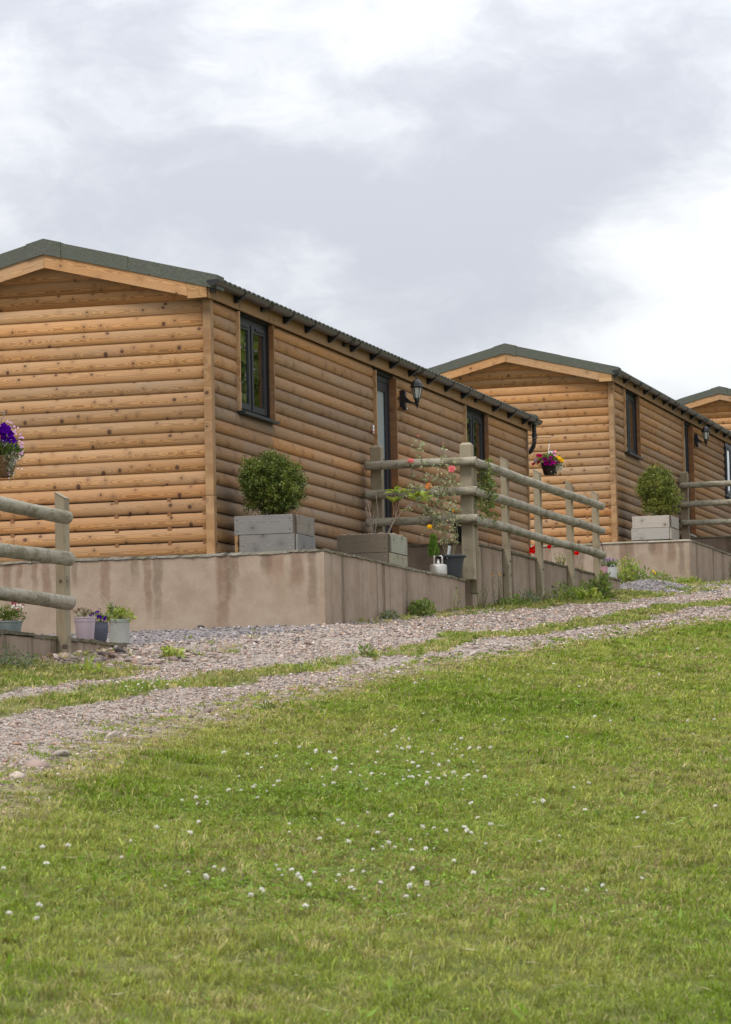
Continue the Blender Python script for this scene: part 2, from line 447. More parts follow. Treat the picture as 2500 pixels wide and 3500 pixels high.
MAT['tree_leaf'] = leafmat('tree_leaf', (0.095, 0.125, 0.035), (0.215, 0.24, 0.08), 0.4, 0.5, 1.2)
MAT['lav_leaf'] = leafmat('lavender_leaf', (0.10, 0.15, 0.06), (0.22, 0.27, 0.12), 0.3, 0.5, 20.0)


def petal(name, c1, c2=None, trans=0.35):
    m, q = new_mat(name)
    c2 = c2 or tuple(0.6 * a for a in c1)
    col = q.mix(q.noise(q.obj(), 60.0, 2.0), c1, c2)
    a = q.n('ShaderNodeBsdfDiffuse'); q.put(a.inputs[0], col)
    b = q.n('ShaderNodeBsdfTranslucent'); q.put(b.inputs[0], col)
    mx = q.n('ShaderNodeMixShader'); mx.inputs[0].default_value = trans
    q.link(a.outputs[0], mx.inputs[1]); q.link(b.outputs[0], mx.inputs[2])
    o = q.n('ShaderNodeOutputMaterial'); q.link(mx.outputs[0], o.inputs[0])
    return m
MAT['violet'] = petal('violet_petal', (0.085, 0.004, 0.30), (0.05, 0.002, 0.16))
MAT['magenta'] = petal('magenta_petal', (0.38, 0.005, 0.20), (0.24, 0.002, 0.14))
MAT['cerise'] = petal('cerise_petal', (0.68, 0.008, 0.13), (0.5, 0.004, 0.08))
MAT['rosepink'] = petal('coral_pink_petal', (0.90, 0.42, 0.41), (0.84, 0.24, 0.27))
MAT['palepink'] = petal('pale_pink_petal', (0.70, 0.48, 0.66), (0.6, 0.34, 0.56))
MAT['peach'] = petal('apricot_petal', (0.92, 0.52, 0.22), (0.88, 0.36, 0.10))
MAT['yellow'] = petal('yellow_petal', (0.85, 0.52, 0.02), (0.8, 0.40, 0.01))
MAT['red'] = petal('red_petal', (0.72, 0.008, 0.008), (0.5, 0.003, 0.003))
MAT['whitep'] = petal('white_petal', (0.88, 0.87, 0.83), (0.74, 0.71, 0.65))
MAT['lilacp'] = petal('lilac_petal', (0.36, 0.24, 0.52), (0.16, 0.09, 0.26))
MAT['deeppurple'] = petal('deep_purple_spike', (0.06, 0.035, 0.10), (0.10, 0.06, 0.16))
MAT['crimson'] = petal('crimson_petal', (0.25, 0.012, 0.05), (0.4, 0.05, 0.1))
MAT['brownseed'] = petal('brown_seedhead', (0.22, 0.13, 0.08), (0.34, 0.24, 0.15))
MAT['orange'] = petal('orange_petal', (0.85, 0.25, 0.05), (0.8, 0.18, 0.04))


def glass_mat():
    m, q = new_mat('window_glass')
    fr = q.n('ShaderNodeFresnel'); fr.inputs[0].default_value = 1.52
    gl = q.n('ShaderNodeBsdfGlossy'); gl.inputs['Roughness'].default_value = 0.0
    gl.inputs[0].default_value = (0.97, 1.0, 0.97, 1)
    tr = q.n('ShaderNodeBsdfTransparent'); tr.inputs[0].default_value = (0.86, 0.9, 0.88, 1)
    wob = q.noise(q.obj(), 3.0, 2.0)
    nb = q.bump(wob, 0.02, 0.02)
    q.link(nb, gl.inputs['Normal'])
    mx = q.n('ShaderNodeMixShader')
    f2 = q.math('MINIMUM', q.math('MULTIPLY', fr.outputs[0], 2.0), 1.0)
    q.link(f2, mx.inputs[0]); q.link(tr.outputs[0], mx.inputs[1]); q.link(gl.outputs[0], mx.inputs[2])
    o = q.n('ShaderNodeOutputMaterial'); q.link(mx.outputs[0], o.inputs[0])
    return m
MAT['glass'] = glass_mat()


# ------------------------------------------------------------------ object helpers
def link(name, me, mat=None, parent=None, loc=None, rot=None, mw=None, color=None, smooth=False):
    o = bpy.data.objects.new(name, me)
    COL.objects.link(o)
    if mat is not None and len(me.materials) == 0:
        me.materials.append(mat)
    if parent is not None:
        o.parent = parent
    if mw is not None:
        o.matrix_local = mw
    else:
        if loc is not None: o.location = loc
        if rot is not None: o.rotation_euler = rot
    if color is not None:
        o.color = (*color[:3], 1) if len(color) == 3 else color
    if smooth:
        me.polygons.foreach_set('use_smooth', np.ones(len(me.polygons), bool))
    return o


def tag(o, label=None, cat=None, group=None, kind=None):
    if label: o['label'] = label
    if cat: o['category'] = cat
    if group: o['group'] = group
    if kind: o['kind'] = kind
    return o


def empty(name, loc, label, cat, group=None, rotz=0.0):
    o = bpy.data.objects.new(name, None)
    COL.objects.link(o)
    o.empty_display_size = 0.2
    o.location = loc
    o.rotation_euler = (0, 0, rotz)
    return tag(o, label, cat, group)


class MB:
    def __init__(self):
        self.v, self.f = [], []
    def add(self, vs, fs):
        k = len(self.v)
        self.v += [tuple(p) for p in vs]
        self.f += [tuple(i + k for i in f) for f in fs]
        return self
    def box(self, a, b):
        x0, y0, z0 = a; x1, y1, z1 = b
        return self.add([(x0, y0, z0), (x1, y0, z0), (x1, y1, z0), (x0, y1, z0), (x0, y0, z1), (x1, y0, z1), (x1, y1, z1), (x0, y1, z1)],
                        [(0, 3, 2, 1), (4, 5, 6, 7), (0, 1, 5, 4), (1, 2, 6, 5), (2, 3, 7, 6), (3, 0, 4, 7)])
    def prism(self, pts, y0, y1):
        """pts: (x, z) outline, extruded along y"""
        n = len(pts)
        vs = [(p[0], y0, p[1]) for p in pts] + [(p[0], y1, p[1]) for p in pts]
        fs = [tuple(range(n)), tuple(range(2 * n - 1, n - 1, -1))]
        fs += [(i, i + n, (i + 1) % n + n, (i + 1) % n) for i in range(n)]
        return self.add(vs, fs)
    def tube(self, path, rad, n=6, cap=True):
        path = [Vector(p) for p in path]
        m = len(path)
        if not hasattr(rad, '__len__'): rad = [rad] * m
        vs, fs = [], []
        ref = None
        for i, p in enumerate(path):
            t = (path[min(i + 1, m - 1)] - path[max(i - 1, 0)])
            t = t.normalized() if t.length > 1e-9 else Vector((0, 0, 1))
            if ref is None:
                ref = Vector((0, 0, 1)) if abs(t.z) < 0.9 else Vector((1, 0, 0))
            a = t.cross(ref).normalized(); b = t.cross(a).normalized()
            ref = -b if False else ref
            for k in range(n):
                an = 2 * math.pi * k / n
                vs.append(p + (a * math.cos(an) + b * math.sin(an)) * rad[i])
        for i in range(m - 1):
            for k in range(n):
                fs.append((i * n + k, i * n + (k + 1) % n, (i + 1) * n + (k + 1) % n, (i + 1) * n + k))
        if cap:
            fs.append(tuple(range(n - 1, -1, -1)))
            fs.append(tuple((m - 1) * n + k for k in range(n)))
        return self.add(vs, fs)
    def lathe(self, prof, n=24, c=(0, 0, 0), phase=0.0, close=False):
        m = len(prof)
        vs, fs = [], []
        for r, z in prof:
            for k in range(n):
                an = 2 * math.pi * k / n + phase
                vs.append((c[0] + r * math.cos(an), c[1] + r * math.sin(an), c[2] + z))
        for i in range(m - 1):
            for k in range(n):
                fs.append((i * n + k, i * n + (k + 1) % n, (i + 1) * n + (k + 1) % n, (i + 1) * n + k))
        if close:
            fs.append(tuple(range(n - 1, -1, -1)))
            fs.append(tuple((m - 1) * n + k for k in range(n)))
        return self.add(vs, fs)
    def mesh(self, name):
        me = bpy.data.meshes.new(name)
        me.from_pydata([tuple(p) for p in self.v], [], self.f)
        me.update()
        return me
    def build(self, name, mat, parent=None, smooth=False, **kw):
        return link(name, self.mesh(name), mat, parent, smooth=smooth, **kw)


def smooth_angle(o, ang=35):
    me = o.data
    me.polygons.foreach_set('use_smooth', np.ones(len(me.polygons), bool))
    try:
        me.set_sharp_from_angle(angle=math.radians(ang))
    except Exception:
        pass
    return o


def frame_mat(p0, p1, up=(0, 0, 1)):
    p0, p1 = Vector(p0), Vector(p1)
    x = (p1 - p0).normalized()
    up = Vector(up)
    if abs(x.dot(up)) > 0.98: up = Vector((0, 1, 0))
    y = up.cross(x).normalized()
    z = x.cross(y)
    m = Matrix.Identity(4)
    for i in range(3):
        m[i][0] = x[i]; m[i][1] = y[i]; m[i][2] = z[i]; m[i][3] = p0[i]
    return m, (p1 - p0).length


def beam(name, p0, p1, wy, hz, mat, parent=None, up=(0, 0, 1), color=None, bevel=0.0):
    """a timber from p0 to p1 (centre line); its mesh runs along its own X so the grain does too"""
    m, L = frame_mat(p0, p1, up)
    bm = bmesh.new()
    bmesh.ops.create_cube(bm, size=1.0)
    for v in bm.verts:
        v.co = Vector(((v.co.x + 0.5) * L, v.co.y * wy, v.co.z * hz + 0.06))
    if bevel > 0:
        bmesh.ops.bevel(bm, geom=list(bm.edges), offset=bevel, segments=1, affect='EDGES')
    me = bpy.data.meshes.new(name)
    bm.to_mesh(me); bm.free()
    o = link(name, me, mat, parent, color=color)
    o.matrix_local = m @ Matrix.Translation((0, 0, -0.06))
    return o


def mesh_np(name, V, F, nside, mat=None, tint=None):
    """V (n,3), F (m,nside) -> mesh via foreach_set; tint (n,3) as a colour attribute"""
    me = bpy.data.meshes.new(name)
    n, m = len(V), len(F)
    me.vertices.add(n); me.vertices.foreach_set('co', np.asarray(V, np.float32).ravel())
    me.loops.add(m * nside); me.loops.foreach_set('vertex_index', np.asarray(F, np.int32).ravel())
    me.polygons.add(m)
    me.polygons.foreach_set('loop_start', np.arange(0, m * nside, nside, dtype=np.int32))
    try:
        me.polygons.foreach_set('loop_total', np.full(m, nside, np.int32))
    except Exception:
        pass
    if tint is not None:
        at = me.color_attributes.new('tint', 'FLOAT_COLOR', 'POINT')
        c = np.ones((n, 4), np.float32); c[:, :3] = tint
        at.data.foreach_set('color', c.ravel())
    me.update(calc_edges=True)
    me.validate()
    if mat is not None: me.materials.append(mat)
    return me


def unit(a):
    return a / np.maximum(np.linalg.norm(a, axis=1, keepdims=True), 1e-9)


def leaf_geo(P, A, L, Wd, rng, bend=0.15, n=None):
    """pointed leaves: P base points, A directions, L lengths, Wd widths -> verts, quads (4 verts each)"""
    k = len(P)
    A = unit(A)
    r = rng.normal(size=(k, 3)) if n is None else n
    B = unit(np.cross(A, r)); N = np.cross(A, B)
    L = np.broadcast_to(L, (k,))[:, None]; Wd = np.broadcast_to(Wd, (k,))[:, None]
    mid = P + A * L * 0.5 + N * L * bend
    V = np.stack([P, mid + B * Wd * 0.5, P + A * L, mid - B * Wd * 0.5], 1).reshape(-1, 3)
    F = np.arange(4 * k).reshape(k, 4)
    return V, F


def leaf_obj(name, mat, parent, P, A, L, Wd, rng, bend=0.15, var=0.25, tintc=None, loc=None, n=None):
    V, F = leaf_geo(np.asarray(P, float), np.asarray(A, float), L, Wd, rng, bend, n)
    k = len(P)
    t = (1 + var * rng.normal(size=(k, 1))) * np.ones((k, 3))
    t[:, 0] *= 1 + 0.12 * rng.normal(size=k)
    if tintc is not None: t = t * tintc
    me = mesh_np(name, V, F, 4, mat, np.repeat(np.clip(t, 0.25, 2.2), 4, 0))
    return link(name, me, None, parent, loc=loc)


def vnoise(x, y, seed=0):
    """smooth value noise in numpy, 0..1"""
    x = np.asarray(x, float); y = np.asarray(y, float)
    xi = np.floor(x).astype(np.int64); yi = np.floor(y).astype(np.int64)
    fx = x - xi; fy = y - yi
    fx = fx * fx * (3 - 2 * fx); fy = fy * fy * (3 - 2 * fy)
    def h(a, b):
        n = (a * 374761393 + b * 668265263 + seed * 1442695041) & 0x7fffffff
        n = ((n ^ (n >> 13)) * 1274126177) & 0x7fffffff
        return ((n ^ (n >> 16)) & 0xffff) / 65535.0
    return (h(xi, yi) * (1 - fx) + h(xi + 1, yi) * fx) * (1 - fy) + (h(xi, yi + 1) * (1 - fx) + h(xi + 1, yi + 1) * fx) * fy


def fbm(x, y, seed=0, o=4):
    s, a, t = 0, 0.5, 0
    for i in range(o):
        s = s + a * vnoise(x * 2 ** i, y * 2 ** i, seed + i * 17); t += a; a *= 0.5
    return s / t

# ------------------------------------------------------------------ lie of the land
EDGE_Y = np.array([-34, -24, -17.9, -17.2, -15.6, -14.4, -12.7, -11.2, -8.9, -6.1, -2.8, 1.0, 5.3, 14, 40])
EDGE_X = np.array([6.9, 5.9, 4.96, 4.79, 4.5, 4.38, 4.29, 4.19, 4.10, 4.04, 4.0, 4.02, 4.17, 4.2, 4.2])
FAR_Y = np.array([-30, -12, -9.8, -8.1, -5.0, -2.4, 0.6, 3.8, 7, 10.7, 17.7, 40])
FAR_X = np.array([2.7, 2.6, 2.53, 2.36, 2.05, 1.79, 1.55, 1.62, 1.84, 2.14, 2.1, 2.1])


def edge(y): return np.interp(y, EDGE_Y, EDGE_X)
def fard(y): return np.interp(y, FAR_Y, FAR_X)


def HH(x, y):
    """height of the ground"""
    x = np.asarray(x, float); y = np.asarray(y, float)
    x, y = np.broadcast_arrays(x, y)
    xx = np.clip(x, 1.149, None)
    g = np.where(xx < 4, -.06 * (xx - 1.149), -.171 - .113 * (np.minimum(xx, 14.0) - 4)) - np.where(xx > 14, 0.03 * (xx - 14), 0)
    yy = np.where(y > 45, 45 + 25 * np.tanh((y - 45) / 40), np.where(y < -40, -40 + 20 * np.tanh((y + 40) / 40), y))
    z = -.72 + .07 * yy + g
    near = (np.abs(x - 4) < 12) & (y > -32) & (y < 60)
    rut = np.exp(-((x - 2.4) / .4) ** 2) + np.exp(-((x - (edge(y) + 3.45) / 2) / .33) ** 2)
    z = z - np.where(near, 0.02 * rut, 0)
    z = z + .13 * np.exp(-((x - 1.12) / .42) ** 2 - ((y - 16.1) / 1.4) ** 2) + .015 * np.exp(-((x - .2) / 1.2) ** 2 - ((y + .9) / .8) ** 2)
    bump = (fbm(x * .8, y * .8, 3, 3) - .5) * .07 + (fbm(x * 4, y * 4, 5, 2) - .5) * .025
    amt = np.clip((x - 1.1) / .5, 0.15, 1)
    return z + np.where(near, bump * amt, 0)


def Hf(x, y): return float(HH(x, y))


def masks(x, y):
    """gravel (0..1), dry grass (0..1), slate chips (0..1), grass cover (0..1)"""
    wob = (fbm(x * 1.3, y * 1.1, 11, 4) - .5)
    wob2 = (fbm(x * 5, y * 5, 23, 3) - .5)
    e = edge(y) + wob * .30 + wob2 * .12
    f = fard(y) + wob * .35 + wob2 * .15
    strip_c = 3.22 + .08 * np.sin(y * .7) + wob * .15
    pat = fbm(x * .9 + 7, y * .55, 31, 3)
    halfw = .15 + .36 * (pat - .5) + wob2 * .2
    gap = np.exp(-((y + 6.0) / 1.6) ** 2) * .75 + np.exp(-((y - 1.0) / 1.1) ** 2) * .25
    strip = 1 - np.clip((np.abs(x - strip_c) - halfw) / .12, 0, 1)
    strip = strip * np.clip(1 - gap * (pat < .62), 0, 1)
    lawn = np.clip((x - e + .36) / .66, 0, 1) ** 1.3
    verge = np.clip((f - x) / .15, 0, 1)
    # how grassy the verge is along its length
    vy = np.interp(y, [-30, -10.5, -8.8, -8.0, -6.2, -5.6, -4.6, -1.2, .2, 1.5, 3.5, 12.8, 13.6, 14.6, 16.3, 17.2, 19, 40],
                      [1, 1, .8, .2, .3, .25, 0, 0, .08, .18, .55, .9, .7, .15, .15, .5, .3, .4])
    vy = np.clip(vy + (pat - .5) * .9 + wob2 * .6, 0, 1)
    grass = np.maximum(np.maximum(lawn, strip), verge * np.clip(vy * 1.5 - .3, 0, 1))
    slate = np.exp(-((y + 3.0) / 1.9) ** 2) * np.clip((1.75 - x + wob) / .6, 0, 1) + \
        np.exp(-((y - 15.6) / 1.3) ** 2) * np.clip((2.2 - x + wob) / .5, 0, 1) + \
        np.exp(-((y - 21) / 3) ** 2) * np.clip((1.9 - x + wob) / .5, 0, 1) * .7 + np.where(x < 1.0, .6, 0)
    slate = np.clip(slate, 0, 1)
    dry = np.exp(-((x - e - .05) / .30) ** 2) * .9 + .3 * strip
    return 1 - grass, np.clip(dry, 0, 1), slate, grass


def axis(lo, hi, step, far, grow=1.35):
    a = list(np.arange(lo, hi + 1e-6, step))
    s, p, q_ = step, a[-1], a[0]
    up, dn = [], []
    while p < far:
        s *= grow; p += s; up.append(p)
    s = step
    while q_ > -far:
        s *= grow; q_ -= s; dn.append(q_)
    return np.array(dn[::-1] + a + up)


xs = axis(-2.0, 11.0, 0.09, 420.0)
ys = axis(-31.0, 34.0, 0.09, 420.0)
GX, GY = np.meshgrid(xs, ys)
GZ = HH(GX, GY)
gr_, dr_, sl_, gs_ = masks(GX, GY)
nx, ny = len(xs), len(ys)
V = np.stack([GX, GY, GZ], -1).reshape(-1, 3)
idx = np.arange(nx * ny).reshape(ny, nx)
F = np.stack([idx[:-1, :-1], idx[:-1, 1:], idx[1:, 1:], idx[1:, :-1]], -1).reshape(-1, 4)


def ground_mat():
    m, q = new_mat('track_and_turf')
    at = q.n('ShaderNodeAttribute', attribute_name='tint')
    g, dry, sl = q.sep(at.outputs['Vector'])
    P = q.pos()
    brk = q.noise(P, 14.0, 4.0, 0.65)
    moss = q.noise(P, 5.0, 4.0, 0.65)
    g = q.math('SUBTRACT', g, q.math('MULTIPLY', q.math('MULTIPLY', dry, q.ramp(moss, 0.40, 0.60)), 0.62))
    gm = q.ramp(q.math('ADD', g, q.math('MULTIPLY', q.math('SUBTRACT', brk, 0.5), 0.9)), 0.38, 0.62)
    v1 = q.voro(P, 42.0); v2 = q.voro(P, 95.0)
    c1 = q.sep(v1['Color']); c2 = q.sep(v2['Color'])
    st = q.mix(c1[0], (0.165, 0.132, 0.108), (0.40, 0.342, 0.298))
    st = q.mix(q.math('MULTIPLY', c2[1], 0.55), st, (0.385, 0.345, 0.305))
    st = q.mix(q.ramp(c1[1], 0.86, 0.9), st, (0.13, 0.10, 0.09))
    slc = q.mix(c1[0], (0.12, 0.11, 0.112), (0.29, 0.262, 0.258))
    st = q.mix(q.ramp(q.math('ADD', sl, q.math('MULTIPLY', q.math('SUBTRACT', brk, 0.5), 0.6)), 0.3, 0.6), st, slc)
    fines = q.noise(P, 3.5, 4.0, 0.6)
    st = q.mix(q.math('MULTIPLY', q.ramp(fines, 0.45, 0.7), 0.5), st, (0.33, 0.282, 0.242))
    pat = q.noise(P, 2.4, 4.0, 0.6)
    turf = q.mix(q.ramp(pat, 0.35, 0.65), (0.085, 0.11, 0.024), (0.155, 0.165, 0.048))
    turf = q.mix(q.math('MULTIPLY', q.ramp(brk, 0.45, 0.7), 0.5), turf, (0.145, 0.115, 0.06))
    turf = q.mix(q.math('MULTIPLY', dry, 0.8), turf, (0.27, 0.225, 0.125))
    col = q.mix(gm, turf, st)
    h = q.math('ADD', q.math('MULTIPLY', v1['Distance'], -0.7), q.math('MULTIPLY', v2['Distance'], -0.3))
    finish(q, col, 0.95, q.bump(h, 0.9, 0.03), spec=0.15)
    return m
MAT['ground'] = ground_mat()
MAT['gravelbed'] = plain('terrace_gravel', (0.26, 0.235, 0.22), 0.95, 0.35, 45.0, bump=0.6)
tint = np.stack([gr_, dr_, sl_], -1).reshape(-1, 3)
me = mesh_np('ground', V, F, 4, MAT['ground'], tint)
ground = link('ground', me, smooth=True)
tag(ground, kind='structure')

# ------------------------------------------------------------------ the lodges
SL = 0.2538                      # roof slope
RX = -1.683                      # ridge
WL = 2 * RX                      # far side of the gable
LEN = 13.75
PROF = [(0.0, -.016), (0.0012, .0055), (0.006, .0145), (0.017, .0225), (0.036, .0275), (0.056, .0285), (0.078, .0258), (0.100, .0190), (0.118, .0098), (0.130, .0015), (0.137, -.006)]
MESHES = {}


def zk(k): return 0.57 + .13 * (14 - k) if k <= 14 else .1425 * (18 - k)


def board_mesh(L, cut=None, mat=None, deep=1.0):
    """log-lap board along X from 0 to L, bottom edge at z=0, face towards -Y. cut: (x0(z), x1(z)) for raked ends"""
    key = (round(L, 3), cut, mat.name)
    if key in MESHES: return MESHES[key]
    vs, fs = [], []
    n = len(PROF)
    def row(x0f, inset=0.0):
        for z, o in PROF:
            vs.append((x0f(z), -(o - inset * max(0, (o + .01))) * (deep if o > 0 else 1), z))
    if cut is None:
        # ends of a log-lap board are eased a little
        for x, ins in ((0, .45), (.010, 0), (L - .010, 0), (L, .45)):
            row(lambda z, x=x: x, ins)
        cols = 4
    else:
        a, b = cut
        row(lambda z: a[0] + (a[1] - a[0]) * z / .136); row(lambda z: b[0] + (b[1] - b[0]) * z / .136)
        cols = 2
    for c in range(cols - 1):
        for i in range(n - 1):
            fs.append((c * n + i, (c + 1) * n + i, (c + 1) * n + i + 1, c * n + i + 1))
    fs.append(tuple(range(n - 1, -1, -1))); fs.append(tuple((cols - 1) * n + i for i in range(n)))
    me = bpy.data.meshes.new('board')
    me.from_pydata(vs, [], fs); me.update()
    sm = np.ones(len(me.polygons), bool); sm[-2:] = False
    me.polygons.foreach_set('use_smooth', sm)
    me.materials.append(mat)
    MESHES[key] = me
    return me


def jitter(rg, base=(1, 1, 1), v=0.10, hue=0.05):
    k = 1 + v * rg.normal(); h = hue * rg.normal()
    return (max(.4, base[0] * k * (1 + h)), max(.4, base[1] * k), max(.4, base[2] * k * (1 - 1.5 * h)))


def window(root, y0, y1, z0, z1, curtain=0, casement=True, name='window', reveal=True, xf=-.062):
    D = .05
    m = MB()
    m.box((xf - .06, y0, z1 - .055), (xf, y1, z1)); m.box((xf - .06, y0, z0), (xf, y1, z0 + .05))
    m.box((xf - .06, y0, z0 + .05), (xf, y0 + D, z1 - .055)); m.box((xf - .06, y1 - D, z0 + .05), (xf, y1, z1 - .055))
    wn = m.build(name, MAT['anth'], root)
    ym = (y0 + y1) / 2
    mu = MB().box((xf - .055, ym - .022, z0 + .05), (xf - .002, ym + .022, z1 - .055)).build('mullion', MAT['anth'], wn)
    for a, b in ((y0 + D, ym - .022), (ym + .022, y1 - D)):
        a += .003; b -= .003
        zz0, zz1 = z0 + .054, z1 - .059
        s = MB(); F_ = .062; xo = xf + .012
        s.box((xo - .05, a, zz1 - F_), (xo, b, zz1)); s.box((xo - .05, a, zz0), (xo, b, zz0 + F_))
        s.box((xo - .05, a, zz0 + F_), (xo, a + F_, zz1 - F_)); s.box((xo - .05, b - F_, zz0 + F_), (xo, b, zz1 - F_))
        s.build('sash', MAT['anth'], wn)
        MB().box((xo - .022, a + F_ - .004, zz0 + F_ - .004), (xo - .014, b - F_ + .004, zz1 - F_ + .004)).build('pane', MAT['glass'], wn)
        MB().box((xo, a + .12, zz1 - .040), (xo + .012, b - .08, zz1 - .018)).build('trickle_vent', MAT['black'], wn)
    MB().box((xf - .02, y0 - .015, z0 - .028), (.062, y1 + .035, z0 - .003)).build('sill', MAT['anth'], wn)
    if reveal:
        for yy in (y0 - .014, y1 + .014):
            beam('reveal_board', (-.03, yy, z0 + .002), (-.03, yy, z1 + .01), .10, .022, MAT['redtrim'] if yy > y1 else MAT['trim'], wn, up=(0, 1, 0),
                 color=(1.25, 1.3, 1.4))
    if curtain:
        for (ca, cb) in (((y0, y1),) if curtain == 2 else ((y0 + .62 * (y1 - y0), y1 - .05), (y0 + .05, y0 + .16 * (y1 - y0)))):
            vs, fs = [], []
            n = 40
            for i in range(n + 1):
                yy = ca + (cb - ca) * i / n
                xx = -.26 + .022 * math.sin(i * 1.25) + .01 * math.sin(i * .37)
                vs += [(xx, yy, z0 - .2), (xx, yy, z1 + .02)]
            for i in range(n): fs.append((2 * i, 2 * i + 2, 2 * i + 3, 2 * i + 1))
            MB().add(vs, fs).build('curtain', MAT['curtain'], wn, smooth=True)
    return wn


def door(root, y0, y1, z0, z1):
    xf = -.062
    m = MB(); D = .055
    m.box((xf - .07, y0, z1 - .06), (xf, y1, z1)); m.box((xf - .07, y0, z0), (xf, y0 + D, z1 - .06)); m.box((xf - .07, y1 - D, z0), (xf, y1, z1 - .06))
    fr = m.build('door_frame', MAT['anth'], root)
    a, b = y0 + D + .004, y1 - D - .004
    s = MB(); W = .105; xo = xf - .008; zs = z0 + .90
    s.box((xo - .05, a, z0 + .02), (xo, a + W, z1 - .064)); s.box((xo - .05, b - W, z0 + .02), (xo, b, z1 - .064))
    s.box((xo - .05, a + W, z1 - .064 - W), (xo, b - W, z1 - .064)); s.box((xo - .05, a + W, zs - .07), (xo, b - W, zs + .05))
    s.box((xo - .05, a + W, z0 + .02), (xo, b - W, z0 + .16))
    dr = s.build('door', MAT['anth'], root)
    MB().box((xo - .034, a + W, zs + .05), (xo - .02, b - W, z1 - .064 - W)).build('glass_panel', MAT['frost'], dr)
    MB().box((xo - .04, a + W, z0 + .16), (xo - .016, b - W, zs - .07)).build('lower_panel', MAT['anth'], dr)
    MB().box((-.10, y0 - .01, z0 - .03), (.03, y1 + .01, z0 - .004)).build('door_threshold', MAT['alu'], root)
    beam('door_reveal', (-.03, y1 + .014, z0), (-.03, y1 + .014, z1 + .01), .105, .026, MAT['redtrim'], root, up=(0, 1, 0), color=(1.15, 1.1, 1.1))
    beam('door_reveal', (-.03, y0 - .014, z0), (-.03, y0 - .014, z1 + .01), .105, .026, MAT['trim'], root, up=(0, 1, 0))
    return dr


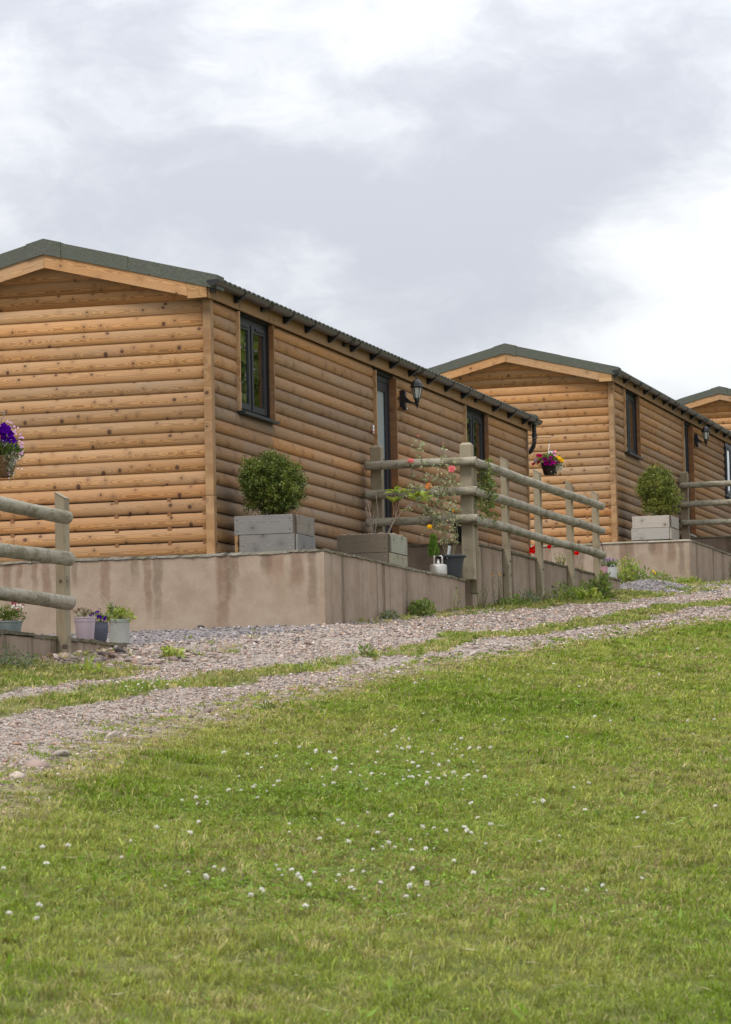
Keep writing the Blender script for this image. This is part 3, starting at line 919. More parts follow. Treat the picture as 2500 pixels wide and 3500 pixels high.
def make_lodge(o, label, seed, curtain1=1, win2='same', full=True, sticker=False, group='log-clad lodges on the terraces'):
    rg = np.random.default_rng(seed)
    root = empty('timber_lodge', o, label, 'lodge', group)
    # ---- inner shell (dark lining behind the boards, with the openings left out)
    OPEN = [(.86, 1.985, 1.495, 2.495), (5.955, 6.805, .52, 2.47), (10.215, 11.38, 1.495, 2.495)]
    xi = -.034
    m = MB()
    cuts = [0.034] + [v for a in OPEN for v in a[:2]] + [LEN - .034]
    for i in range(len(cuts) - 1):
        a, b = cuts[i], cuts[i + 1]
        op = [p for p in OPEN if abs(p[0] - a) < 1e-6]
        spans = [(0.0, 2.6)] if not op else [(0.0, op[0][2]), (op[0][3], 2.6)]
        for z0, z1 in spans: m.box((xi - .09, a, z0), (xi, b, z1))
    m.build('side_wall', MAT['dark'], root)
    MB().prism([(WL + .03, 0), (xi, 0), (xi, 2.58), (RX, 2.58 - RX * SL), (WL + .03, 2.58)], .032, .06).build('gable_wall', MAT['dark'], root)
    MB().prism([(WL + .03, 0), (xi - .092, 0), (xi - .092, 2.58), (RX, 2.58 - RX * SL), (WL + .03, 2.58)], LEN - .06, LEN - .035).build('rear_wall', MAT['fascia'], root)
    MB().box((WL + .03, .062, 0), (WL + .06, LEN - .062, 2.58)).build('back_wall', MAT['fascia'], root)
    MB().box((-1.9, .062, .02), (-1.86, LEN - .062, 2.57)).build('partition', MAT['room'], root)
    # ---- boards of the gable
    if full:
        for k in range(-6, 18):
            z0 = zk(k + 1)
            zt = z0 + .136
            if k >= 0 or zt < 2.56:
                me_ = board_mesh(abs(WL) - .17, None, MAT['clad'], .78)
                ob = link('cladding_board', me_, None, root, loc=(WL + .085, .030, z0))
            else:
                def xr(z): return min(-.085, -(z - 2.585) / SL)
                a0, a1 = xr(z0), xr(min(zt, 3.0))
                if a0 - .02 < RX: continue
                a1 = max(a1, RX + .01)
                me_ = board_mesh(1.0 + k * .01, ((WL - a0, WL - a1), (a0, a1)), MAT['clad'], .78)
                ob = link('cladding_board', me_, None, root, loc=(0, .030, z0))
            warm = (1.12, 1.07, 1.0) if k < 1 else (1, 1, 1)  # top rows oranger, and lightened in colour to offset shade under the eaves
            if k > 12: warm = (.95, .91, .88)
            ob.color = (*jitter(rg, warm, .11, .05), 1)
        for bx in np.arange(WL + .12, -.05, .55):
            MB().box((bx, .018, 0.0), (bx + .04, .031, .62)).build('batten', MAT['redtrim'], root)
        beam('batten', (-.115, .024, 0), (-.115, .024, .62), .03, .012, MAT['redtrim'], root, up=(0, 1, 0))
        beam('corner_post', (-.041, .021, 0), (-.041, .021, .578), .088, .085, MAT['trim'], root, up=(0, -1, 0), color=(.84, .83, .8), bevel=.004)
        beam('corner_post', (-.041, .021, .581), (-.041, .021, 2.60), .085, .085, MAT['trim'], root, up=(0, -1, 0), color=(.76, .76, .74), bevel=.004)
    else:
        MB().box((WL + .03, .0, 0), (0, .03, 2.58)).build('end_panel', MAT['fascia'], root)
    # ---- boards of the long side
    for k in range(-1, 18):
        z0 = zk(k + 1); zc = z0 + .065
        if zc > 1.49: seg = [(.066, .826), (2.022, 5.92), (6.845, 10.18), (11.41, LEN - .06)]
        elif zc > .5: seg = [(.066, 1.995), (2.003, 5.92), (6.845, 11.336), (11.344, LEN - .06)]
        else: seg = [(.066, 1.995), (2.003, 6.376), (6.384, 11.336), (11.344, LEN - .06)]
        if not full: seg = [(.066, 6.4), (6.41, LEN - .06)]
        for a, b in seg:
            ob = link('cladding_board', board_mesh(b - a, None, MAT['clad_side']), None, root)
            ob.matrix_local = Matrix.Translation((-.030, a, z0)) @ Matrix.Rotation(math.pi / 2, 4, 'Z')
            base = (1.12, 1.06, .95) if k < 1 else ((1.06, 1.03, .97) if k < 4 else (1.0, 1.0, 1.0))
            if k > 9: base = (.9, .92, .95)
            if rg.random() < .18: base = tuple(b * f_ for b, f_ in zip(base, (.88, .97, 1.15)))
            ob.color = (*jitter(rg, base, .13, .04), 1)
    beam('corner_post', (-.025, LEN - .03, 0), (-.025, LEN - .03, 2.52), .06, .07, MAT['trim'], root, up=(1, 0, 0), color=(.75, .72, .68))
    # ---- fascia, box end, bargeboards
    ysplit = [-.131, 4.2, 9.0, LEN + .13]
    for a, b in zip(ysplit[:-1], ysplit[1:]):
        beam('fascia_board', (.019, a + .0015, 2.588), (.019, b - .0015, 2.588), .022, .150, MAT['fascia'], root, color=jitter(rg, (1, 1, 1), .06))
    MB().box((-.16, -.12, 2.53), (-.0, LEN + .1, 2.545)).build('soffit', MAT['dark'], root)
    bb = beam('eaves_box_end', (-.091, -.144, 2.515), (-.091, -.144, 2.662), .198, .026, MAT['trim'], root, up=(0, -1, 0), color=(1.02, .98, .85))
    beam('eaves_box_end', (WL + .091, -.144, 2.515), (WL + .091, -.144, 2.662), .198, .026, MAT['trim'], root, up=(0, -1, 0))
    ang = math.atan(SL)
    for sgn in (1, -1):
        def mx(x): return x if sgn > 0 else WL - x
        pts = [(-.193, 2.539), (-.193, 2.669), (RX + .0015, 3.046), (RX + .0015, 2.909)]
        pts = [(mx(x), z) for x, z in pts]
        ox, oz = pts[0]
        # rotate the outline so the grain (local X) follows the slope
        rot = ang if sgn > 0 else -ang
        ca, sa = math.cos(rot), math.sin(rot)
        loc_pts = [((x - ox) * ca - (z - oz) * sa, (x - ox) * sa + (z - oz) * ca) for x, z in pts]
        ob = MB().prism(loc_pts, -.013, .013).build('bargeboard', MAT['trim'], root, color=jitter(rg, (1.06, 1.02, .98), .04))
        ob.matrix_local = Matrix.Translation((ox, -.143, oz)) @ Matrix.Rotation(rot, 4, 'Y')
        # soffit between bargeboard and wall
        s = MB()
        x0, x1 = mx(-.02), mx(RX + .002)
        zb0, zb1 = 2.563, 2.563 + .254 * (abs(RX) - .02)
        s.add([(x0, -.128, zb0), (x1, -.128, zb1), (x1, .03, zb1), (x0, .03, zb0), (x0, -.128, zb0 + .012), (x1, -.128, zb1 + .012), (x1, .03, zb1 + .012), (x0, .03, zb0 + .012)],
              [(0, 1, 2, 3), (7, 6, 5, 4), (0, 4, 5, 1), (1, 5, 6, 2), (2, 6, 7, 3), (3, 7, 4, 0)])
        s.build('verge_soffit', MAT['fascia'], root)
        # verge flashing: two lengths a side, the lower one lapped under
        def zt(x): return 2.728 + SL * (.12 - x)
        for (xa, xb, pr) in ((.12, -.83, 0.0), (-.80, -1.56, .004)):
            P_ = [(mx(xa), zt(xa) - .138 - pr * .3), (mx(xa), zt(xa) + pr), (mx(xb), zt(xb) + pr), (mx(xb), zt(xb) - .138 - pr * .3)]
            MB().prism(P_, -.168 - pr, .06).build('verge_flashing', MAT['felt'], root)
            MB().prism(P_, LEN - .05, LEN + .16 + pr).build('verge_flashing', MAT['felt'], root)
        # roof sheet with tile waves
        n = int(LEN / .155) * 6
        vs, fs = [], []
        yy = np.linspace(-.02 + .08, LEN + .02 - .06, n + 1)
        wv_ = .026 * np.abs(np.sin(np.arange(n + 1) * math.pi / 6)) - .002
        for row, (x, dz) in enumerate(((.105, -.012), (.112, 0.0), (-.55, .006), (-.55, .0), (-1.1, .006), (-1.1, 0.), (RX, .0))):
            for i in range(n + 1):
                vs.append((mx(x), yy[i], zt(x) - .040 + dz + wv_[i]))
        for r_ in range(6):
            for i in range(n):
                a = r_ * (n + 1) + i
                fs.append((a, a + 1, a + n + 2, a + n + 1))
        MB().add(vs, fs).build('roof_sheet', MAT['tiles'], root, smooth=True)
    def zt(x): return 2.728 + SL * (.12 - x)
    P_ = [(-1.50, zt(-1.50) - .144), (-1.50, zt(-1.50) + .012), (RX, zt(RX) + .012), (WL + 1.50, zt(-1.50) + .012), (WL + 1.50, zt(-1.50) - .144), (RX, zt(RX) - .144)]
    MB().prism(P_, -.180, LEN + .17).build('ridge_cap', MAT['felt'], root)
    # ---- gutter
    gx, gz, rr = .095, 2.672, .056
    def trough(r0, r1, ya, yb, lip=0.0):
        n = 12
        vs = []
        for y in (ya, yb):
            for r in (r0, r1):
                for i in range(n + 1):
                    an = math.pi + math.pi * i / n
                    vs.append((gx + r * math.cos(an), y, gz + r * math.sin(an)))
        k = n + 1
        fs = []
        for i in range(n):
            fs.append((2 * k + i, i, i + 1, 2 * k + i + 1))              # outer
            fs.append((k + i, 3 * k + i, 3 * k + i + 1, k + i + 1))      # inner
            fs.append((i, k + i, k + i + 1, i + 1)); fs.append((2 * k + i + 1, 3 * k + i + 1, 3 * k + i, 2 * k + i))
        fs.append((0, 2 * k, 3 * k, k)); fs.append((n, k + n, 3 * k + n, 2 * k + n))
        return MB().add(vs, fs)
    trough(rr, rr - .004, -.23, 14.03).build('gutter', MAT['gutter'], root, smooth=False)
    smooth_angle(root.children[-1] if False else [c for c in root.children if c.name.startswith('gutter')][0], 40)
    for yj in (1.56, 4.58, 7.6, 10.64, 13.72):
        j = trough(rr + .005, rr - .001, yj - .055, yj - .030)
        j2 = trough(rr + .005, rr - .001, yj + .030, yj + .055)
        j.add(j2.v, j2.f)
        j3 = trough(rr + .0025, rr + .0005, yj - .030, yj + .030); j.add(j3.v, j3.f)
        j.box((.0315, yj - .05, gz - .085), (.055, yj + .05, gz - .045))
        j.build('gutter_joint', MAT['black'], root)
    for yb in (.66, 2.32, 3.11, 3.98, 4.86, 5.68, 6.52, 7.37, 8.23, 9.09, 9.93, 11.6, 12.46, 13.3):
        b = trough(rr + .006, rr + .0005, yb - .014, yb + .014)
        b.prism([(.0315, gz - .020), (.0315, gz - .112), (.060, gz - .110), (.115, gz - .072), (.140, gz - .046), (.10, gz - .0575), (.06, gz - .045), (.045, gz - .02)], yb - .032, yb + .032)
        b.build('gutter_bracket', MAT['black'], root)
    for ye in (-.236, 14.028):
        n = 12
        pts = [(gx + (rr + .004) * math.cos(math.pi + math.pi * i / n), gz + (rr + .004) * math.sin(math.pi + math.pi * i / n)) for i in range(n + 1)]
        c_ = MB().prism(pts, ye, ye + .014)
        c_.build('gutter_end_cap', MAT['black'], root)
    b = MB().prism([(.0315, gz - .01), (.0315, gz - .105), (.055, gz - .105), (.11, gz - .062), (.05, gz - .04)], -.12, -.07)
    b.build('gutter_bracket', MAT['black'], root)
    dp = MB().tube([(gx - .02, 13.83, 2.63), (gx - .02, 13.83, 2.48), (gx - .02, 13.83, 2.38), (gx - .035, 13.83, 2.30), (gx - .08, 13.83, 2.23), (gx - .16, 13.83, 2.19), (gx - .24, 13.83, 2.16)],
                   .031, 12)
    dp.tube([(gx - .02, 13.83, 2.47), (gx - .02, 13.83, 2.42)], .037, 12)
    dp.tube([(gx - .24, 13.83, 2.16), (gx - .24, 13.83, .3)], .031, 12)
    smooth_angle(dp.build('downpipe', MAT['black'], root), 40)
    # ---- openings
    if full:
        window(root, .862, 1.983, 1.497, 2.493, curtain1)
        door(root, 5.957, 6.803, .55, 2.468)
        window(root, 10.217, 11.378, 1.497, 2.493, 2 if win2 == 'curtained' else 1, reveal=(win2 == 'same'), xf=-.062 if win2 == 'same' else .012)
    if sticker:
        st = MB().box((.005, 5.80, 1.735), (.009, 5.86, 1.83)).build('notice_plate', MAT['white'], root)
        MB().box((.0095, 5.81, 1.74), (.0105, 5.85, 1.765)).build('red_band', MAT['redink'], st)
        MB().box((.0095, 5.815, 1.79), (.0105, 5.845, 1.797)).build('red_band', MAT['redink'], st)
    return root


O1 = (0.0, 0.0, 0.0)
O2 = (-.0567, 20.061, 1.361)
O3 = (-.174, 40.665, 2.903)
O0 = (0.0, -19.97, -1.535)
make_lodge(O1, 'large log-clad lodge whose whole gable end and long gutter side face the track', 11, sticker=True)
make_lodge(O2, 'log-clad lodge with its gable half hidden behind the sloping three-rail fence', 12, win2='curtained')
make_lodge(O3, 'distant log-clad lodge with only the top of its gable above the other roofs', 13)
make_lodge(O0, 'log-clad lodge outside the picture beyond the low wall with the small pots', 14, full=False)


# ------------------------------------------------------------------ retaining walls, coping, terraces
def coping(root, p0, p1, axis_, width, z, rg, out=.016, pitch=.62, th=.024, tint=(1, 1, 1), crisp=False):
    """coping slabs from p0 to p1 along 'x' or 'y' (p are the outer face line)"""
    a, b = (p0[0], p1[0]) if axis_ == 'x' else (p0[1], p1[1])
    t = a
    while t < b - .01:
        L = min(pitch * (1 + .12 * rg.normal()), b - t)
        if b - (t + L) < .15: L = b - t
        dz = .003 * rg.normal(); do = .003 * rg.normal()
        bm = bmesh.new()
        bmesh.ops.create_grid(bm, x_segments=12, y_segments=1, size=.5)
        for v in bm.verts:
            v.co = Vector(((v.co.x + .5) * (L - .006), 0, v.co.y * 1.0))
        ret = bmesh.ops.extrude_face_region(bm, geom=list(bm.faces))
        new = [g for g in ret['geom'] if isinstance(g, bmesh.types.BMVert)]
        for v in new: v.co.y += 1
        bmesh.ops.recalc_face_normals(bm, faces=bm.faces)
        ro = .0 if crisp else .0035
        for v in bm.verts:
            zz = (v.co.z + .5)
            fy = v.co.y
            v.co.z = zz * th + rg.normal() * ro * .7
            v.co.y = (fy * (width + out)) + (rg.normal() * ro if fy < .5 else 0)
        me_ = bpy.data.meshes.new('coping_stone'); bm.to_mesh(me_); bm.free()
        col = jitter(rg, tint, .12, .02)
        if axis_ == 'x':
            mw = Matrix.Translation((t + .003, p0[1] - out + do, z + dz))
        else:
            mw = Matrix.Translation((p0[0] + out + do, t + .003, z + dz)) @ Matrix.Rotation(math.pi / 2, 4, 'Z')
        link('coping_stone', me_, MAT['coping'], root, mw=mw, color=col)
        t += L


def terrace_walls(o, seed, lab_low, lab_up, tint, crisp, low=True):
    rg = np.random.default_rng(seed)
    X1 = 1.149
    TH = .024
    if low:
        r = empty('retaining_wall', o, lab_low, 'retaining wall', 'pink rendered retaining walls')
        MB().box((-5.0, -.15, -1.35), (X1, 0.0, -TH)).build('wall_face', MAT['render'], r)
        MB().box((X1 - .15, 0.0, -1.35), (X1, 5.41, -TH)).build('wall_face', MAT['render_side'], r, color=(.98, .98, .98))
        coping(r, (-5.0, -.15), (X1 + .016, -.15), 'x', .15, -TH, rg, tint=tint, crisp=crisp)
        coping(r, (X1, .003), (X1, 5.41), 'y', .15, -TH, rg, tint=(.8, .78, .7))
        tb = MB().box((-5.0, .0, -1.3), (X1 - .152, 5.748, -.045)).build('terrace', MAT['gravelbed'], loc=o); tag(tb, kind='structure')
    r = empty('retaining_wall', (o[0], o[1] + 5.75, o[2]), lab_up, 'retaining wall', 'pink rendered retaining walls')
    zt = .44 - TH
    MB().box((.0, .0, -1.1), (X1, .15, zt)).build('wall_face', MAT['render_side'], r, color=(.9, .9, .9))
    MB().box((X1 - .15, .15, -1.1), (X1, 8.43, zt)).build('wall_face', MAT['render_side'], r, color=(.93, .93, .93))
    coping(r, (0.0, .0), (X1 + .016, .0), 'x', .15, zt, rg, tint=(.75, .7, .62))
    coping(r, (X1, .152), (X1, 8.43), 'y', .15, zt, rg, tint=(.62, .6, .5))
    tb = MB().box((-5.0, 5.9, -1.1), (X1 - .152, 14.18, .405)).build('terrace', MAT['gravelbed'], loc=o); tag(tb, kind='structure')
    return r


terrace_walls(O1, 21, 'long stained pink retaining wall under the lodge with the whole gable', 'dark streaked retaining wall carrying the sloping three-rail fence', (1, 1, 1), False)
terrace_walls(O2, 22, 'clean pink retaining wall with white edge below the second lodge', 'retaining wall partly seen behind the second lodge planter fence', (1.75, 1.72, 1.70), True)
terrace_walls(O3, 23, 'retaining wall under the distant lodge', 'upper retaining wall beside the distant lodge', (1, 1, 1), False)
terrace_walls(O0, 24, '', 'low pink retaining wall end with four flower pots on top', (1, 1, 1), False, low=False)


# ------------------------------------------------------------------ fences
def post(root, x, y, z0, z1, wx, wy, rg, slant=.045, col=(1, 1, 1), point=False, lean=0.0):
    bm = bmesh.new()
    bmesh.ops.create_cube(bm, size=1.0)
    L = z1 - z0
    for v in bm.verts:
        top = v.co.z > 0
        zz = L if top else 0
        if top and not point: zz -= slant * (v.co.x + .5)
        v.co = Vector((zz, v.co.y * wy, -v.co.x * wx))      # local X is up the post
    bmesh.ops.bevel(bm, geom=[e for e in bm.edges], offset=.006, segments=1, affect='EDGES')
    if point:
        for v in bm.verts:
            if v.co.x > L - .02:
                pass
        fs = [f for f in bm.faces if f.calc_center_median().x > L - .001 and f.normal.x > .9]
        if fs:
            r = bmesh.ops.inset_region(bm, faces=fs, thickness=.028)
            for f in fs:
                for v in f.verts: v.co.x += .022
    me_ = bpy.data.meshes.new('post'); bm.to_mesh(me_); bm.free()
    ob = link('post', me_, MAT['fencepost'], root, color=jitter(rg, col, .06, .02))
    # local X -> world Z, local Z -> world -X
    m = Matrix(((0, 0, -1, x), (0, 1, 0, y), (1, 0, 0, z0), (0, 0, 0, 1)))
    ob.matrix_local = m @ Matrix.Rotation(lean, 4, 'Y')
    return ob


def rail(root, p0, p1, r, rg, round0=True, round1=True, col=(1, 1, 1), flat0=False):
    m, L = frame_mat(p0, p1)
    nseg, n = max(8, int(L / .12)), 14
    xs_, rs = [], []
    if round0:
        for a in (0.02, .35, .7): xs_.append(r * .75 * (1 - math.cos(a * math.pi / 2))); rs.append(r * math.sin(a * math.pi / 2))
    x0 = r * .75 if round0 else 0
    x1 = L - (r * .75 if round1 else 0)
    for i in range(nseg + 1): xs_.append(x0 + (x1 - x0) * i / nseg); rs.append(r)
    if round1:
        for a in (.7, .35, .02): xs_.append(L - r * .75 * (1 - math.cos(a * math.pi / 2))); rs.append(r * math.sin(a * math.pi / 2))
    ph = rg.uniform(0, 6.28, 6)
    vs, fs = [], []
    for i, (x, rr_) in enumerate(zip(xs_, rs)):
        wob = 1 + .05 * math.sin(x * 1.6 + ph[0]) + .022 * math.sin(x * 7 + ph[1]) + .014 * math.sin(x * 23 + ph[5])
        cy = .006 * math.sin(x * 1.3 + ph[2]); cz = .006 * math.sin(x * 1.7 + ph[3])
        for k in range(n):
            an = 2 * math.pi * k / n
            q_ = rr_ * wob * (1 + .03 * math.sin(3 * an + ph[4] + x))
            vs.append((x, cy + q_ * math.cos(an), cz + q_ * math.sin(an)))
    c = len(xs_)
    for i in range(c - 1):
        for k in range(n):
            fs.append((i * n + k, i * n + (k + 1) % n, (i + 1) * n + (k + 1) % n, (i + 1) * n + k))
    fs.append(tuple(range(n - 1, -1, -1))); fs.append(tuple((c - 1) * n + k for k in range(n)))
    ob = MB().add(vs, fs).build('rail', MAT['rail'], root, color=jitter(rg, col, .06, .02))
    smooth_angle(ob, 50)
    ob.matrix_local = m
    return ob


RZ = (1.308, .982, .662)


def fence(o, label, seed, front=True, side=(0, 1, 2, 3), SY=(7.30, 9.05, 10.83, 12.48), dx=0.0):
    rg = np.random.default_rng(seed)
    f = empty('post_and_rail_fence', (o[0], o[1] + 5.4, o[2]), label, 'fence', 'three-rail timber fences on the terraces')
    def L(x, y, z): return (x, y - 5.4, z)
    SB = (-.17, -.10, .05, .2)
    for i in side:
        post(f, 1.190, SY[i] - 5.4, SB[i], 1.535, .078, .115, rg, .045, (1.12, 1.12, 1.12), lean=rg.normal() * .004)
        MB().tube([(1.228, SY[i] - 5.4, .3), (1.236, SY[i] - 5.4, .3)], .011, 8).build('bolt', MAT['black'], f)
    ya = 5.397 if front else 4.0
    for j, z in enumerate(RZ):
        if front:
            sp = 8.93
            rail(f, L(1.279, ya, z), L(1.279, sp, z + .006), .052, rg, False, False, (1.0, 1.0, .98))
            rail(f, L(1.279, sp + .006, z + .006), L(1.279, 12.50, z + .012), .052, rg, False, True, (1.05, 1.04, 1.0))
        else:
            rail(f, L(1.279, 8.0, z + .02), L(1.279, 12.61, z + .03), .053, rg, False, True, (1.12, 1.12, 1.1))
    if front:
        post(f, 1.188, 5.47 - 5.4, -.012, 1.515, .136, .12, rg, 0, (1.12, 1.12, 1.1), point=True)
        post(f, 1.215, 5.60 - 5.4, -.165, 1.42, .085, .10, rg, .03, (.85, .8, .72))
        post(f, .138 + dx, 5.47 - 5.4, .0, 1.535, .128, .11, rg, 0, (1.05, 1.0, .92), point=True)
        for j, z in enumerate(RZ):
            rail(f, L(.018, 5.345, z + .008), L(1.332, 5.345, z), .050, rg, True, False, (.88, .86, .8))
        for zz in (.12, .35):
            MB().tube([(1.17, -.01, zz), (1.17, -.002 - .012, zz)], .012, 8).build('bolt', MAT['steel'], f)
    return f


fence(O1, 'three-rail fence from the lodge door post round the rose and down the dark wall', 31)
fence(O2, 'three-rail fence starting behind the second lodge planter and leaving the picture', 32, dx=-.05)
f0 = fence(O0, 'pale three-rail fence end standing beside the small flower pots', 33, front=False, side=(2, 3), SY=(7.0, 8.9, 10.75, 12.69))

# ------------------------------------------------------------------ wall lanterns
def lantern(o, label):
    r = empty('wall_lantern', (o[0] + .004, o[1] + 7.07, o[2] + 2.25), label, 'wall lantern', 'black wall lanterns by the lodge doors')
    r.scale = (1.05, 1.05, 1.05)
    P = lambda *a: tuple(a)
    pl = MB().box((0, -.036, -.085), (.055, .036, .105)).build('back_plate', MAT['black'], r)
    MB().box((.02, -.03, -.118), (.07, .03, -.086)).build('motion_sensor', MAT['black'], r)
    MB().box((.0705, -.02, -.108), (.073, .02, -.094)).build('sensor_lens', MAT['white'], r)
    # tapering arm from the plate to the lantern base
    vs, fs = [], []
    for i in range(7):
        t = i / 6
        x = .055 + .125 * t
        zt_ = .055 - .115 * (t ** .6); zb = -.03 - .03 * t
        h = .011 - .002 * t
        vs += [(x, -h, zb), (x, h, zb), (x, h, max(zt_, zb + .018)), (x, -h, max(zt_, zb + .018))]
    for i in range(6):
        for k in range(4):
            fs.append((i * 4 + k, i * 4 + (k + 1) % 4, (i + 1) * 4 + (k + 1) % 4, (i + 1) * 4 + k))
    fs += [(3, 2, 1, 0), (24, 25, 26, 27)]
    MB().add(vs, fs).build('arm', MAT['black'], r)
    c = (.190, 0, -.055)
    MB().lathe([(.002, -.055), (.006, -.048), (.009, -.035), (.004, -.03), (.018, -.02), (.022, .0), (.016, .01), (.026, .02), (.034, .055)], 12, c, close=True).build('base', MAT['black'], r, smooth=True)
    cg = MB()
    h0, h1, r0, r1 = .055, .185, .034, .060
    for k in range(6):
        an = 2 * math.pi * k / 6 + .3
        a = Vector((c[0] + r0 * math.cos(an), r0 * math.sin(an), c[2] + h0)); b = Vector((c[0] + r1 * math.cos(an), r1 * math.sin(an), c[2] + h1))
        cg.tube([a, b], .0045, 5)
    cg.lathe([(r1 - .004, h1 - .006), (r1 + .006, h1 - .006), (r1 + .006, h1 + .008), (r1 - .004, h1 + .008)], 6, c, .3)
    cg.lathe([(r0 - .004, h0 - .004), (r0 + .004, h0 - .004), (r0 + .003, h0 + .01)], 6, c, .3)
    cg.build('frame', MAT['black'], r)
    for k in range(6):
        a0, a1 = 2 * math.pi * k / 6 + .3, 2 * math.pi * (k + 1) / 6 + .3
        f = .93
        MB().add([(c[0] + r0 * f * math.cos(a0), r0 * f * math.sin(a0), c[2] + h0 + .004), (c[0] + r0 * f * math.cos(a1), r0 * f * math.sin(a1), c[2] + h0 + .004),
                  (c[0] + r1 * f * math.cos(a1), r1 * f * math.sin(a1), c[2] + h1 - .006), (c[0] + r1 * f * math.cos(a0), r1 * f * math.sin(a0), c[2] + h1 - .006)],
                 [(0, 1, 2, 3)]).build('pane', MAT['frost'], r, color=(1.5, 1.35, 1.25))
    MB().lathe([(.012, .06), (.02, .085), (.02, .12), (.01, .14)], 10, c, close=True).build('bulb', MAT['frost'], r, smooth=True)
    MB().lathe([(.078, h1 + .006), (.080, h1 + .012), (.066, h1 + .022), (.062, h1 + .045), (.046, h1 + .072), (.022, h1 + .088), (.012, h1 + .096)], 6, c, .3, close=True).build('cap', MAT['black'], r)
    MB().lathe([(.004, h1 + .095), (.011, h1 + .103), (.004, h1 + .112), (.008, h1 + .122), (.001, h1 + .135)], 10, c).build('finial', MAT['black'], r, smooth=True)


lantern(O1, 'black coach lantern on the wall beside the frosted door of the large lodge')
lantern(O2, 'black coach lantern beside the door of the second lodge under its gutter')


# ------------------------------------------------------------------ plants
def shell_points(n, c, rad, rg, lump=.16, fill=.35, seed=0, shape=None):
    d = unit(rg.normal(size=(n, 3)))
    bump = 1 + lump * (fbm(d[:, 0] * 2.6 + 5, d[:, 2] * 2.6 + d[:, 1] * 2.1, seed, 3) - .5) * 2
    bump = bump + lump * .55 * (vnoise(d[:, 0] * 7 + 9, d[:, 2] * 7 + d[:, 1] * 6, seed + 3) - .5)
    rr = (1 - fill * rg.random(n) ** 1.6) * bump
    if shape is not None: rr = rr * shape(d)
    P = d * rr[:, None] * np.array(rad) + np.array(c)
    return P, d


def round_bush(name, loc, rad, n, size, mat, label, seed, lobes, lump=.16, group=None, trunk_h=.35, cat='shrub'):
    """lobes: (centre, radii, share) of a clipped crown; leaves sit on sprigs so that dark gaps open between them"""
    rg = np.random.default_rng(seed)
    r = empty(name, loc, label, cat, group)
    PP, AA = [], []
    for li, (c, rd, share) in enumerate(lobes):
        k = int(n * share)
        ns = max(20, k // 24)
        S_, sd_ = shell_points(ns, c, np.array(rd) * .97, rg, lump, .26, seed + li)
        stray = rg.random(ns) < .10
        S_ = S_ + sd_ * (np.where(stray, rg.uniform(.02, .05, ns), 0))[:, None]
        k_ = rg.integers(0, ns, k)
        d = sd_[k_]
        ax = unit(sd_ + rg.normal(size=(ns, 3)) * .35 + [0, 0, .35])[k_]
        P = S_[k_] + ax * ((rg.random((k, 1)) - .62) * .085) + rg.normal(size=(k, 3)) * .0115
        PP.append(P); AA.append(ax * .7 + rg.normal(size=(k, 3)) * .7)
        ni = k // 3
        Pi, di = shell_points(ni, c, np.array(rd) * .82, rg, lump, .6, seed + 50 + li)
        PP.append(Pi); AA.append(di + rg.normal(size=(ni, 3)))
    P = np.concatenate(PP); A = np.concatenate(AA); m_ = len(P)
    tip = .70 + .65 * (vnoise(P[:, 0] * 24, P[:, 2] * 24 + P[:, 1] * 21, seed + 8))
    tc = np.stack([tip * 1.08, tip, tip * .85], 1)
    leaf_obj('foliage', mat, r, P, A, size * (1 + .3 * rg.normal(size=m_).clip(-1.5, 1.5)), size * .62, rg, .1, .24, tc)
    m = MB()
    m.tube([(0, 0, -rad[2] - trunk_h * .35), (.01, .01, -rad[2] * .5), (0, 0, 0)], [.02, .016, .008], 6)
    for k in range(7):
        a = rg.uniform(0, 6.28)
        m.tube([(0, 0, -rad[2] * .75), (rad[0] * .5 * math.cos(a), rad[1] * .5 * math.sin(a), rg.uniform(-.2, .3) * rad[2])], [.010, .004], 5)
    m.build('branches', MAT['stem'], r)
    return r


round_bush('box_bush', (.455, .46, .700), (.335, .335, .325), 17000, .022, MAT['box_leaf'], 'clipped round dark green bush in the silver-grey planter', 41,
           [((0, 0, 0), (.315, .315, .305), .72), ((-.10, -.10, .06), (.22, .22, .22), .12), ((.12, -.10, -.05), (.22, .22, .22), .10), ((.02, -.02, .12), (.2, .22, .2), .06)], lump=.13)
round_bush('box_bush', (O2[0] + .585, O2[1] + .45, O2[2] + .81), (.345, .33, .42), 15000, .025, MAT['box_leaf2'], 'shaggy bright green bush in the pale planter', 42,
           [((-.03, 0, .06), (.27, .27, .345), .55), ((.17, -.03, -.12), (.19, .22, .25), .2), ((-.20, 0, .05), (.15, .2, .16), .13), ((-.03, -.06, -.24), (.25, .24, .17), .12)], lump=.2)


